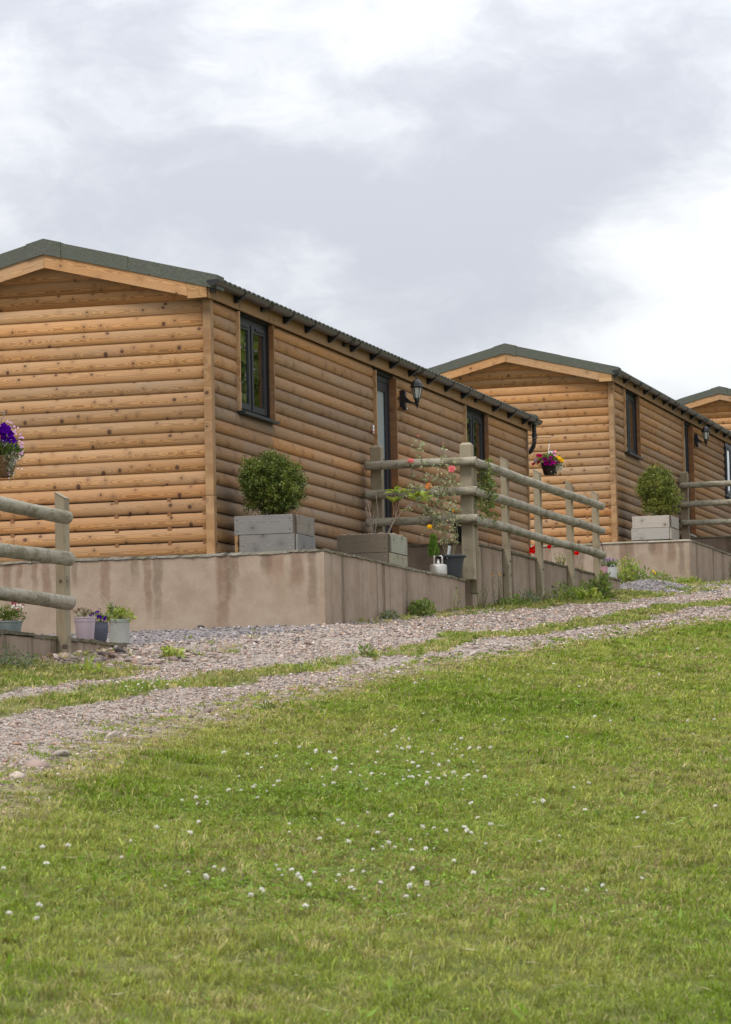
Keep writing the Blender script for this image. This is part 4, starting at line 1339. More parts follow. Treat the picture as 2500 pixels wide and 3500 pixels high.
def planter(name, loc, label, W, Dp, h, split, mats, rg_seed, low=(0.0, 0.0), side_mat=None, gap=.036, battens=True, group='timber planter boxes on the walls'):
    rg = np.random.default_rng(rg_seed)
    r = empty(name, loc, label, 'planter', group)
    t = .026
    fm, sm_ = mats
    z0 = .0
    # front: lower plank, upper plank (the two tiers are offset a little)
    for (za, zb, ox) in ((0.003, split - .004, low[0]), (split, h, 0.0)):
        zc, hh = (za + zb) / 2, zb - za
        beam('plank', (ox, 0, zc), (W - gap + ox * .3, 0, zc), t, hh, fm, r, color=jitter(rg, (1, 1, 1), .10, .03), bevel=.003)
        beam('plank', (ox, Dp - t, zc), (W, Dp - t, zc), t, hh, fm, r, color=jitter(rg, (1, 1, 1), .1, .03), bevel=.003)
        beam('plank', (W - t / 2 + ox * .3, (.03 if (za > .1 and battens) else -t / 2), zc - .003), (W - t / 2 + ox * .3, Dp - t * 1.5 - .002, zc - .003), t, hh - .004, sm_, r, color=jitter(rg, (1.0, 1.0, 1.0), .10, .03), bevel=.003)
        beam('plank', (t / 2 + ox, t / 2 + .002, zc), (t / 2 + ox, Dp - t * 1.5 - .002, zc), t, hh - .004, fm, r, color=jitter(rg, (.9, .9, .9), .1, .03), bevel=.003)
        for xx in (.03 + ox, W - gap - .03):
            for zz in (za + .04, zb - .04):
                MB().tube([(xx, -t / 2 - .001, zz), (xx, -t / 2 - .003, zz)], .006, 6).build('nail', MAT['steel'] if zz < .2 else MAT['black'], r)
    if battens:
        beam('batten', (.018, .004, .003), (.018, .004, h - .02), .03, .03, MAT['fascia'], r, up=(0, 1, 0))
        beam('batten', (W - gap / 2 - t * .55, .008, .003), (W - gap / 2 - t * .55, .008, h - .006), .03, .036, MAT['brownwood'], r, up=(0, 1, 0), color=(.38, .36, .34))
    s = MB()
    n = 14
    vs = [(.03 + (W - .06) * i / n, .03 + (Dp - .08) * j / n, h - .03 + .02 * rg.random()) for j in range(n + 1) for i in range(n + 1)]
    s.add(vs, [(j * (n + 1) + i, j * (n + 1) + i + 1, (j + 1) * (n + 1) + i + 1, (j + 1) * (n + 1) + i) for j in range(n) for i in range(n)])
    s.build('soil', MAT['soil'], r)
    return r


planter('timber_planter', (.165, .115, .002), 'silver-grey plank planter holding the clipped round bush', .635, .62, .372, .185, (MAT['greywood'], MAT['greywood']), 51, low=(.05, 0))
p2 = planter('timber_planter', (.365, 3.013, .002), 'brown plank planter with bare twigs and bark chips beside the door post', .592, .68, .362, .165, (MAT['brownwood'], MAT['greenwood']), 52)
planter('timber_planter', (O2[0] + .222, O2[1] + .1, O2[2] + .03), 'pale plank planter holding the shaggy bright bush', .62, .62, .375, .19, (MAT['palewood'], MAT['palewood']), 53, low=(-.02, 0))


def chips(root, name, mat, x0, x1, y0, y1, z, n, size, rg):
    P = np.stack([rg.uniform(x0, x1, n), rg.uniform(y0, y1, n), z + rg.uniform(-.01, .022, n)], 1)
    V, F = stone_geo(P, size * rg.uniform(.5, 1.3, n), rg, flat=.45)
    me = mesh_np(name, V, F, 3, mat, np.ones((len(V), 3)))
    o = link(name, me, None, root)
    tag(o, kind='stuff')
    return o


ICO = None
OCT = (np.array([(1, 0, 0), (-.5, .87, 0), (-.5, -.87, 0), (.2, .1, 1), (-.1, -.2, -1)], float), np.array([(0, 1, 3), (1, 2, 3), (2, 0, 3), (1, 0, 4), (2, 1, 4), (0, 2, 4)]))


def stone_geo(P, S, rg, flat=.6, small=False):
    """angular little stones: jittered icosahedra, 20 triangles each"""
    global ICO
    if ICO is None:
        bm = bmesh.new(); bmesh.ops.create_icosphere(bm, subdivisions=1, radius=1.0)
        bm.verts.ensure_lookup_table()
        ICO = (np.array([v.co for v in bm.verts]), np.array([[v.index for v in f.verts] for f in bm.faces]))
        bm.free()
    v0, f0 = OCT if small else ICO
    k = len(P); nv = len(v0)
    V = v0[None] * (1 + .28 * rg.normal(size=(k, nv, 1)).clip(-1.4, 1.4))
    sc = np.stack([rg.uniform(.7, 1.35, k), rg.uniform(.6, 1.1, k), flat * rg.uniform(.6, 1.25, k)], 1)
    V = V * sc[:, None] * np.asarray(S)[:, None, None]
    a = rg.uniform(0, 6.283, k); b = rg.normal(0, .35, k)
    ca, sa = np.cos(a)[:, None], np.sin(a)[:, None]; cb, sb = np.cos(b)[:, None], np.sin(b)[:, None]
    x, y, z = V[..., 0], V[..., 1], V[..., 2]
    x, z = x * cb - z * sb, x * sb + z * cb
    x, y = x * ca - y * sa, x * sa + y * ca
    V = np.stack([x, y, z], -1) + np.asarray(P)[:, None]
    F = f0[None] + (np.arange(k) * nv)[:, None, None]
    return V.reshape(-1, 3), F.reshape(-1, 3)


chips(p2, 'bark_chips', MAT['bark'], .03, .57, .02, .62, .352, 900, .016, np.random.default_rng(5))


def twigs(loc, label, tips, seed):
    rg = np.random.default_rng(seed)
    r = empty('bare_twigs', loc, label, 'twigs')
    for t in tips:
        m = MB()
        b = Vector((rg.normal() * .012, rg.normal() * .012, -.03)); t = Vector(t)
        mid = b.lerp(t, .5) + Vector((rg.normal() * .02, rg.normal() * .01, 0))
        m.tube([b, b.lerp(mid, .6), mid, t], [.0062, .0055, .005, .003], 5)
        e = mid + Vector((rg.normal() * .03, 0, rg.uniform(.06, .12)))
        m.tube([mid, e], [.004, .002], 4)
        m.build('twig', MAT['twig'], r)


twigs((.70, 3.2, .372), 'bare grey twigs standing in the brown planter', [(-.05, 0, .38), (-.035, .02, .33), (.05, 0, .44), (-.08, .03, .30), (.03, -.02, .25)], 61)


def whorl(root, c, n, L, rg, mat, spread=.35):
    a = rg.uniform(0, 6.28, n) + np.arange(n) * 2.4
    A = np.stack([np.cos(a), np.sin(a), np.full(n, spread) + rg.normal(0, .2, n)], 1)
    P = np.array(c)[None] + A * .008
    for i in range(n):
        leaf_obj('leaf', mat, root, P[i:i + 1], A[i:i + 1], L * rg.uniform(.75, 1.15), L * .36, rg, -.10, .12, n=np.array([[0, 0, 1.0]]))


def rhododendron():
    rg = np.random.default_rng(62)
    r = empty('leafy_shrub', (.86, 3.2, .372), 'sparse shrub with yellow-green leaf rosettes on bare stems in the brown planter', 'shrub')
    m = MB()
    B = Vector((0, 0, -.03))
    f1 = Vector((.10, 0, .16))
    tips = [((.10, 0, .44), f1), ((.075, -.02, .33), Vector((.08, 0, .2))), ((.155, 0, .42), f1), ((.31, 0, .37), Vector((.17, 0, .22))), ((.36, 0, .33), Vector((.25, 0, .28))), ((.40, .02, .38), Vector((.25, 0, .28))), ((.22, 0, .24), Vector((.17, 0, .22)))]
    m.tube([B, Vector((.05, 0, .08)), f1], [.009, .008, .007], 6)
    m.tube([f1, Vector((.17, 0, .22)), Vector((.25, 0, .28))], [.006, .005, .005], 5)
    for t, s in tips: m.tube([s, Vector(s).lerp(Vector(t), .5) + Vector((.01, 0, .01)), t], [.005, .004, .003], 5)
    m.build('stems', MAT['twig'], r)
    for t, s in tips[:-1]: whorl(r, t, 9, .125, rg, MAT['lime_leaf'])
    whorl(r, tips[-1][0], 5, .06, rg, MAT['lime_leaf'])


rhododendron()


# ------------------------------------------------------------------ pots
def pot(name, loc, label, prof, mat, n=28, cat='plant pot', group=None, soil=None, rim=None):
    r = empty(name, loc, label, cat, group)
    o = MB().lathe(prof, n, close=False).build('pot_body', mat, r)
    smooth_angle(o, 40)
    if soil:
        MB().lathe([(soil[0], soil[1]), (soil[0] * .6, soil[1] + .01), (.001, soil[1] + .012)], 16).build('soil', MAT['soil'], r, smooth=True)
    return r


GP = 'small flower pots on the low wall end'
# big slate-grey pot with the rose
r = pot('plant_pot', (1.085, 5.06, 0.0), 'large slate-grey plastic pot with broad rim holding the rose', [(.001, .0), (.105, .0), (.110, .01), (.138, .185), (.141, .186), (.143, .215), (.168, .218), (.172, .228), (.170, .240), (.160, .245), (.15, .243), (.135, .20)], MAT['pot_grey'], 40, soil=(.138, .205))
# tapered dark vase on the upper level
pot('tall_planter', (.955, 6.02, .44), 'tall black tapered planter standing behind the rose', [(.001, 0), (.036, 0), (.045, .02), (.085, .22), (.089, .222), (.089, .235), (.08, .235), (.07, .2)], MAT['black'], 24, soil=(.074, .215))
# silver gas bottle
r = empty('gas_bottle', (1.065, 4.56, -.002), 'small silver gas bottle with looped handle on the dark wall', 'gas bottle')
smooth_angle(MB().lathe([(.001, 0), (.085, 0), (.094, .008), (.096, .02), (.096, .095), (.092, .108), (.078, .118), (.05, .124), (.03, .126), (.001, .127)], 36).build('bottle_body', MAT['alu'], r), 30)
MB().tube([(-.046, 0, .118), (-.046, 0, .20), (-.040, 0, .213), (.035, 0, .213), (.043, 0, .20), (.046, 0, .118)], [.011, .010, .009, .009, .010, .011], 10).build('handle', MAT['alu'], r, smooth=True)
MB().lathe([(.018, .124), (.018, .15), (.012, .152), (.012, .172), (.001, .173)], 14, (0, 0, 0)).build('valve', MAT['steel'], r, smooth=True)
# grey slate plant tag in the rose pot
tg = beam('plant_tag', (1.075, 4.955, .20), (1.10, 4.955, .345), .012, .075, MAT['slate_tag'], up=(0, -1, 0))
tag(tg, 'pale grey plant tag stuck in the rose pot', 'plant tag')

# left wall end
zl = -1.095
def small_plant(loc, label, n, rad, size, mat, seed, flowers=(), cat='plant', name='potted_plant', up=.6, group=None, stems=True):
    rg = np.random.default_rng(seed)
    r = empty(name, loc, label, cat, group)
    P, d = shell_points(n, (0, 0, rad[2] * .75), rad, rg, .3, .9, seed)
    P[:, 2] = np.maximum(P[:, 2], -.01)
    A = d + rg.normal(size=(n, 3)) * .6 + np.array([0, 0, up])
    leaf_obj('leaves', mat, r, P, A, size * (1 + .3 * rg.normal(size=n).clip(-1.5, 1.5)), size * .45, rg)
    if stems:
        m = MB()
        for i in range(min(14, n)):
            p = P[i]; m.tube([(p[0] * .3, p[1] * .3, -.02), (p[0] * .8, p[1] * .8, p[2] * .7), tuple(p)], [.003, .0025, .0015], 4)
        m.build('stems', MAT['stem'], r)
    for f in flowers: flower(r, *f, rg=rg)
    return r


def flower(root, kind, p, size, mat, face=(.3, -1, .4), rg=None, name=None):
    """one bloom as one small mesh"""
    rg = rg or RNG
    p = Vector(p); N = Vector(face).normalized()
    a = N.orthogonal().normalized(); b = N.cross(a)
    rot = rg.uniform(0, 6.28)
    m = MB()
    if kind == 'disc':            # five lobes on a shallow funnel
        n = 20; vs = [tuple(p - N * size * .35)]
        for i in range(n):
            an = 2 * math.pi * i / n + rot
            rr = size * (.86 + .14 * math.cos(5 * an)) * rg.uniform(.92, 1.05)
            q_ = p + a * rr * math.cos(an) + b * rr * math.sin(an) + N * size * .12 * math.sin(an * 3 + rot)
            vs.append(tuple(q_))
        m.add(vs, [(0, 1 + i, 1 + (i + 1) % n) for i in range(n)])
    elif kind == 'rose':          # nested cupped petals
        for ring, (k, rr, zz, pr) in enumerate(((3, .25, .35, .45), (5, .5, .22, .55), (6, .8, .0, .6), (7, 1.0, -.2, .6))):
            for i in range(k):
                an = 2 * math.pi * i / k + rot + ring
                d = a * math.cos(an) + b * math.sin(an); t = -a * math.sin(an) + b * math.cos(an)
                c = p + d * rr * size * .55 + N * zz * size * .6
                up = (N * .8 + d * (.25 + .35 * ring * .5)).normalized()
                w_, h_ = size * pr * .95, size * pr
                vs = [c - up * h_ * .5, c - up * h_ * .2 + t * w_ * .6, c + up * h_ * .4 + t * w_ * .5 + d * .1 * size, c + up * h_ * .62, c + up * h_ * .4 - t * w_ * .5 + d * .1 * size, c - up * h_ * .2 - t * w_ * .6]
                m.add([tuple(v) for v in vs], [(0, 1, 2, 3), (0, 3, 4, 5)])
    elif kind == 'daisy':         # rays
        k = 12
        for i in range(k):
            an = 2 * math.pi * i / k + rot
            d = a * math.cos(an) + b * math.sin(an); t = -a * math.sin(an) + b * math.cos(an)
            d2 = (d + N * .25).normalized()
            m.add([tuple(p), tuple(p + d2 * size * .6 + t * size * .16), tuple(p + d2 * size), tuple(p + d2 * size * .6 - t * size * .16)], [(0, 1, 2, 3)])
    elif kind == 'pom':           # a head of many florets
        k = 44
        for i in range(k):
            th = math.acos(1 - 1.5 * (i + .5) / k); ph = i * 2.4
            d = (a * math.cos(ph) + b * math.sin(ph)) * math.sin(th) + N * math.cos(th)
            t = d.orthogonal().normalized() * size * .17; u2 = d.cross(t)
            q_ = p + d * size * .55
            m.add([tuple(q_), tuple(q_ + t + d * size * .3), tuple(p + d * size), tuple(q_ - t + d * size * .3)], [(0, 1, 2, 3)])
            m.add([tuple(q_), tuple(q_ + u2 + d * size * .3), tuple(p + d * size), tuple(q_ - u2 + d * size * .3)], [(0, 1, 2, 3)])
    elif kind == 'spike':         # lavender-like spike along N
        k = 26
        for i in range(k):
            s = i / k
            ph = i * 2.4
            d = a * math.cos(ph) + b * math.sin(ph)
            q_ = p + N * s * size * 2.6
            w_ = size * .34 * (1 - .5 * s)
            m.add([tuple(q_), tuple(q_ + d * w_ + N * w_ * .4 + d.cross(N) * w_ * .5), tuple(q_ + d * w_ * 1.2 + N * w_ * 1.2), tuple(q_ + d * w_ + N * w_ * .4 - d.cross(N) * w_ * .5)], [(0, 1, 2, 3)])
    return m.build(name or 'flower', mat, root)


def pot_x(y): return 1.075
pr = lambda r0, r1, h, lip=.004: [(.001, 0), (r0, 0), (r0 + .002, .004), (r1, h - .012), (r1 + lip, h - .010), (r1 + lip, h), (r1 - .004, h), (r1 - .008, h - .03)]
teal = pot('plant_pot', (1.07, -8.06, zl), 'wide shallow pale teal pot on the low wall', pr(.072, .088, .090), MAT['pot_teal'], 26, group=GP, soil=(.078, .07))
bm_ = MB()
for i in range(6):
    for k in range(22):
        an = 2 * math.pi * (k + .5 * (i % 2)) / 22; rr_ = .0735 + .0025 * i; z_ = .012 + i * .0125
        c_, s_ = math.cos(an), math.sin(an); h_ = .0085
        p_ = lambda da, dz_, o_: ((rr_ + o_) * math.cos(an + da), (rr_ + o_) * math.sin(an + da), z_ + dz_)
        bm_.add([p_(-h_ / rr_ * .9, 0, .001), p_(0, -.005, .003), p_(h_ / rr_ * .9, 0, .001), p_(0, .005, .003)], [(0, 1, 2, 3)])
tag(bm_.build('weave_relief', MAT['pot_teal'], teal), kind='stuff')
lil = pot('plant_pot', (1.07, -6.50, zl), 'tall lilac metal bucket pot on the low wall', pr(.064, .082, .183, .003), MAT['pot_lilac'], 30, group=GP, soil=(.075, .16))
wv = MB()
wv.tube([((.0815) * math.cos(a), (.0815) * math.sin(a), .146 + .003 * math.sin(a * 22)) for a in np.linspace(0, 2 * math.pi, 133)], .0013, 4)
wv.build('scalloped_line', MAT['pot_navy'], lil, color=(4, 3.4, 3.4))
nav = pot('plant_pot', (1.06, -6.13, zl), 'dark blue-grey rounded pot between the lilac bucket and the off-white pot', [(.001, 0), (.042, 0), (.052, .03), (.063, .09), (.065, .13), (.061, .15), (.064, .158), (.058, .158), (.05, .14)], MAT['pot_navy'], 26, group=GP, soil=(.052, .14))
wht = pot('plant_pot', (1.07, -5.72, zl), 'off-white pot with honeycomb relief and sage rim at the wall tip', [(.001, .012), (.079, .012), (.079, .17), (.0795, .171)], MAT['pot_white'], 30, group=GP, soil=(.07, .175))
smooth_angle(MB().lathe([(.0805, .170), (.0825, .171), (.083, .194), (.080, .197), (.073, .197), (.072, .17)], 30).build('rim', MAT['pot_rim'], wht), 40)
smooth_angle(MB().lathe([(.001, 0), (.084, 0), (.086, .004), (.086, .011), (.078, .0125)], 30).build('saucer', MAT['pot_white'], wht, color=(.8, .78, .74)), 40)
hc = MB()
for i in range(10):
    for k in range(34):
        an = 2 * math.pi * (k + .5 * (i % 2)) / 34; z_ = .026 + i * .0148; R0 = .0795
        pts_ = [(R0 * math.cos(an + .062 * math.cos(t)), R0 * math.sin(an + .062 * math.cos(t)), z_ + .0058 * math.sin(t)) for t in np.arange(4) * math.pi / 2]
        hc.add([((R0 + .0028) * math.cos(an), (R0 + .0028) * math.sin(an), z_)] + pts_, [(0, 1, 2), (0, 2, 3), (0, 3, 4), (0, 4, 1)])
tag(hc.build('honeycomb_relief', MAT['pot_white'], wht), kind='stuff')

rg = np.random.default_rng(71)
fl = []
for i in range(26):
    x_, z_ = rg.uniform(.03, .11), rg.uniform(.085, .145)
    fl.append(('daisy' if i % 3 else 'disc', (x_, -.03 + rg.normal() * .02, z_), .011, MAT['crimson'] if (z_ > .125 or i % 4 == 0) else MAT['whitep']))
small_plant((1.07, -8.06, zl + .085), 'straggly plant with crimson and white blooms in the teal pot', 420, (.11, .09, .065), .028, MAT['weed_leaf'], 72, fl)
fl = [('pom', (rg.normal() * .05, rg.normal() * .03, .03 + .05 * rg.random()), .009, MAT['brownseed']) for i in range(34)]
small_plant((1.07, -6.50, zl + .172), 'withered brown seed heads in the lilac bucket', 130, (.085, .07, .045), .02, MAT['weed_grey'], 73, fl)
fl = [('disc', (rg.normal() * .035 + .01, -.045, .02 + .075 * rg.random()), .016, MAT['violet']) for i in range(8)]
small_plant((1.06, -6.13, zl + .15), 'violet blooms spilling from the dark blue-grey pot', 160, (.065, .055, .05), .022, MAT['weed_dark'], 74, fl)
r = small_plant((1.07, -5.72, zl + .185), 'lime and silver leaves in the off-white honeycomb pot', 330, (.105, .08, .055), .034, MAT['lime_leaf'], 75)
P = np.array([(-.06 + .01 * rg.normal(), -.02, .03 + .1 * rg.random()) for _ in range(40)]); leaf_obj('leaves', MAT['silver_leaf'], r, P, rg.normal(size=(40, 3)) + [0, 0, .8], .032, .012, rg)
P = np.array([(-.075 + .012 * rg.normal(), -.02, .07 + .06 * rg.random()) for _ in range(26)]); leaf_obj('leaves', MAT['lime_leaf'], r, P, rg.normal(size=(26, 3)) + [0, 0, .8], .03, .012, rg)
m = MB()
for t in ((.12, 0, .22), (.15, .02, .17), (.07, 0, .16), (-.28, 0, .20), (-.17, .01, .24)):
    m.tube([(0, 0, .02), (t[0] * .5, 0, t[2] * .55), t], [.0018, .0014, .0008], 4)
m.build('dry_stalks', MAT['straw'], r)

# right wall end
GP2 = 'buckets at the end of the dark wall'
pot('plant_pot', (1.06, 13.50, .44), 'pink bucket beside the white lavender bucket', pr(.05, .062, .145, .002), MAT['pot_pink'], 24, group=GP2, soil=(.055, .13))
wb = pot('plant_pot', (1.07, 14.02, .44), 'white enamel bucket with handle holding lavender', pr(.062, .073, .165, .002), MAT['bucket'], 28, group=GP2, soil=(.065, .15))
MB().tube([(.03 + .034 * math.cos(t), -.074, .16 + .034 * math.sin(t)) for t in np.linspace(-.1, math.pi + .1, 13)], .0042, 6).build('handle', MAT['bucket'], wb, smooth=True)
rg = np.random.default_rng(76)
n = 420
Pb = np.stack([rg.normal(0, .022, n), rg.normal(0, .022, n), rg.uniform(0, .02, n)], 1)
Ad = np.stack([rg.normal(0, .55, n), rg.normal(0, .5, n), np.full(n, 1.0)], 1)
lv = empty('lavender', (1.07, 14.02, .59), 'lavender with purple spikes growing in the white bucket', 'plant')
leaf_obj('leaves', MAT['lav_leaf'], lv, Pb, Ad, rg.uniform(.06, .12, n), .008, rg, .05)
for i in range(17):
    a = (rg.normal() * .055, rg.normal() * .03 - .02, .075 + .035 * rg.random())
    flower(lv, 'spike', a, .012 + .003 * rg.random(), MAT['deeppurple'] if i % 3 else MAT['lilacp'], (a[0] * 5, 0, 1), rg)
    flower(lv, 'disc', (a[0] * 1.1, a[1], a[2] + .034), .011, MAT['lilacp'], (0, -1, .6), rg)
small_plant((1.06, 13.50, .58), 'thin lavender sprigs in the pink bucket', 60, (.05, .05, .06), .03, MAT['weed_grey'], 77,
            [('spike', (rg.normal() * .03, -.02, .05 + .06 * rg.random()), .009, MAT['deeppurple']) for i in range(8)])


# ------------------------------------------------------------------ the rose, the conifer, the climber
def compound(P, D, rg, size, k=5):
    """k leaflets along each rachis"""
    n = len(P)
    Ps, As = [], []
    side = unit(np.cross(D, rg.normal(size=(n, 3))))
    for i in range(k):
        t = (i // 2 + 1) / ((k + 1) // 2)
        s = 0 if i == k - 1 else (1 if i % 2 else -1)
        Ps.append(P + D * size * 1.9 * t); As.append(D * .6 + side * s * 1.0 + rg.normal(size=(n, 3)) * .25)
    return np.concatenate(Ps), np.concatenate(As)


def rose():
    rg = np.random.default_rng(81)
    r = empty('rose_bush', (1.085, 5.06, .21), 'tall sparse climbing rose with coral, apricot and yellow blooms against the fence', 'rose bush')
    def W(x, y, z): return Vector((x - 1.085, y - 5.06, z - .21))
    canes = [[(1.06, 5.06, .2), (.98, 5.12, .45), (.87, 5.2, .75), (.78, 5.2, 1.0), (.74, 5.2, 1.3), (.70, 5.2, 1.6)],
             [(1.07, 5.05, .2), (1.02, 5.1, .45), (.95, 5.15, .8), (.93, 5.2, 1.1), (.96, 5.2, 1.35), (.98, 5.2, 1.5)],
             [(1.10, 5.05, .2), (1.13, 5.1, .5), (1.08, 5.1, .8), (1.10, 5.15, 1.05), (1.10, 5.15, 1.19)],
             [(1.05, 5.05, .2), (.93, 5.1, .5), (.84, 5.1, .75), (.80, 5.15, 1.0)],
             [(1.05, 5.06, .2), (.90, 5.1, .38), (.85, 5.1, .56)],
             [(1.0, 5.1, .5), (.80, 5.15, .75), (.66, 5.2, .95), (.61, 5.2, 1.20), (.605, 5.2, 1.30)],
             [(1.10, 5.05, .2), (1.16, 5.1, .45), (1.13, 5.1, .72)],
             [(.93, 5.15, .8), (.80, 5.15, .92), (.70, 5.2, .98), (.64, 5.2, 1.08)],
             [(.95, 5.15, .9), (1.05, 5.15, 1.1), (1.10, 5.15, 1.3)]]
    P, D = [], []
    for c in canes:
        c = [W(*p) for p in c]
        MB().tube(c, [.0062 * (1 - .55 * i / (len(c) - 1)) for i in range(len(c))], 5).build('cane', MAT['stem'], r)
        for i in range(len(c) - 1):
            seg = c[i + 1] - c[i]
            k = max(1, int(seg.length / .034))
            for j in range(k):
                p = c[i] + seg * ((j + rg.random()) / k)
                if p.z < .17: continue
                dn = .6 + .4 * vnoise(p.z * 9, p.x * 9, 5)
                if rg.random() > dn * .85 - (.2 if p.z > 1.05 else 0): continue
                P.append(p); D.append((rg.normal(), rg.normal() * .6, rg.normal() * .35 + .1))
    P = np.array(P); D = unit(np.array(D))
    # side shoots make the leafy middle of the bush denser
    ex = []
    for cx_, cz_, s_, k in ((.97, .92, .11, 20), (.87, .72, .10, 18), (1.04, .70, .10, 14), (.90, .56, .10, 11), (.93, 1.12, .10, 11), (.66, .97, .06, 9), (.73, 1.48, .035, 8), (1.08, 1.08, .05, 10)):
        ex += [tuple(W(cx_ + s_ * rg.normal(), 5.14 + .06 * rg.normal(), cz_ + s_ * .8 * rg.normal())) for _ in range(k)]
    ex = np.array(ex); P = np.concatenate([P, ex]); D = np.concatenate([D, unit(rg.normal(size=(len(ex), 3)) * [1, .7, .5])])
    LP, LA = compound(P, D, rg, .026)
    leaf_obj('leaves', MAT['rose_leaf'], r, LP, LA, .033, .023, rg, .12, .2)
    flower(r, 'rose', W(.607, 5.2, 1.335), .050, MAT['rosepink'], (.2, -.6, .9), rg)
    flower(r, 'rose', W(1.10, 5.12, 1.215), .050, MAT['rosepink'], (.2, -1, .2), rg)
    flower(r, 'rose', W(.83, 5.12, 1.035), .046, MAT['peach'], (.25, -1, .15), rg)
    flower(r, 'rose', W(.70, 5.2, 1.615), .014, MAT['rosepink'], (0, -.5, 1), rg, name='bud')
    flower(r, 'rose', W(1.125, 5.05, .745), .017, MAT['yellow'], (.2, -1, .2), rg, name='bud')
    flower(r, 'rose', W(.98, 5.2, 1.51), .010, MAT['rosepink'], (0, -.5, 1), rg, name='bud')


rose()

rg = np.random.default_rng(82)
n = 700
t = rg.random(n)
cf = empty('feathery_conifer', (.905, 4.98, .20), 'small feathery bright green cypress beside the rose pot', 'conifer')
ang_ = rg.uniform(0, 6.28, n); rr_ = .055 * (1 - t) ** .7 * (.4 + .6 * rg.random(n)) + .006
P = np.stack([rr_ * np.cos(ang_), rr_ * np.sin(ang_), .02 + t * .24], 1)
A = np.stack([np.cos(ang_) * .45, np.sin(ang_) * .45, np.full(n, 1.0)], 1) + rg.normal(size=(n, 3)) * .15
leaf_obj('fronds', MAT['lime_leaf'], cf, P, A, .045, .009, rg, .05, .2, (.55, .8, .6))
MB().tube([(0, 0, -.2), (0, 0, .18)], [.008, .004], 5).build('stem', MAT['stem'], cf)
yf = empty('yellow_marigold', (.868, 4.98, .20), 'single yellow flower just above the feathery cypress', 'flower')
MB().tube([(.05, .03, 0), (.02, 0, .2), (0, 0, .36)], .003, 4).build('stem', MAT['stem'], yf)
for i in range(3): flower(yf, 'daisy', (0, -.01 * i, .362 + .006 * i), .036 - .006 * i, MAT['yellow'], (.2, -.8, .5), rg)


def climber():
    rg = np.random.default_rng(83)
    r = empty('climbing_plant', (1.27, 5.65, .5), 'leafy climber hanging over the rails just beyond the tall corner post', 'climber')
    n = 150
    u_ = rg.random(n)
    P = np.stack([.03 + .05 * rg.normal(size=n), .05 + .55 * rg.beta(1.6, 2.2, n), np.zeros(n)], 1)
    top = .86 - .20 * (P[:, 1] - .1) / .5
    P[:, 2] = top - (.62 * u_ ** 1.1) * (1 - .35 * P[:, 1])
    D = unit(rg.normal(size=(n, 3)) + [0, 0, -.2])
    LP, LA = compound(P, D, rg, .028)
    leaf_obj('leaves', MAT['climb_leaf'], r, LP, LA, .040, .026, rg, .12, .25)
    P2 = np.stack([rg.normal(0, .03, 60), -.16 + .1 * rg.random(60), .05 + .5 * rg.random(60)], 1)
    LP, LA = compound(P2[:34], unit(rg.normal(size=(34, 3))), rg, .024)
    leaf_obj('leaves', MAT['climb_leaf'], r, LP, LA, .034, .022, rg)
    m = MB()
    for k in range(9):
        y_ = rg.uniform(0, .5); z_ = .8 - .2 * y_
        m.tube([(-.25, .25, -.1), (-.05, y_ * .6, z_ * .6), (.02, y_, z_), (.05, y_ + .05, z_ - rg.uniform(.1, .5))], [.005, .004, .003, .0015], 4)
    m.build('stems', MAT['stem'], r)


climber()


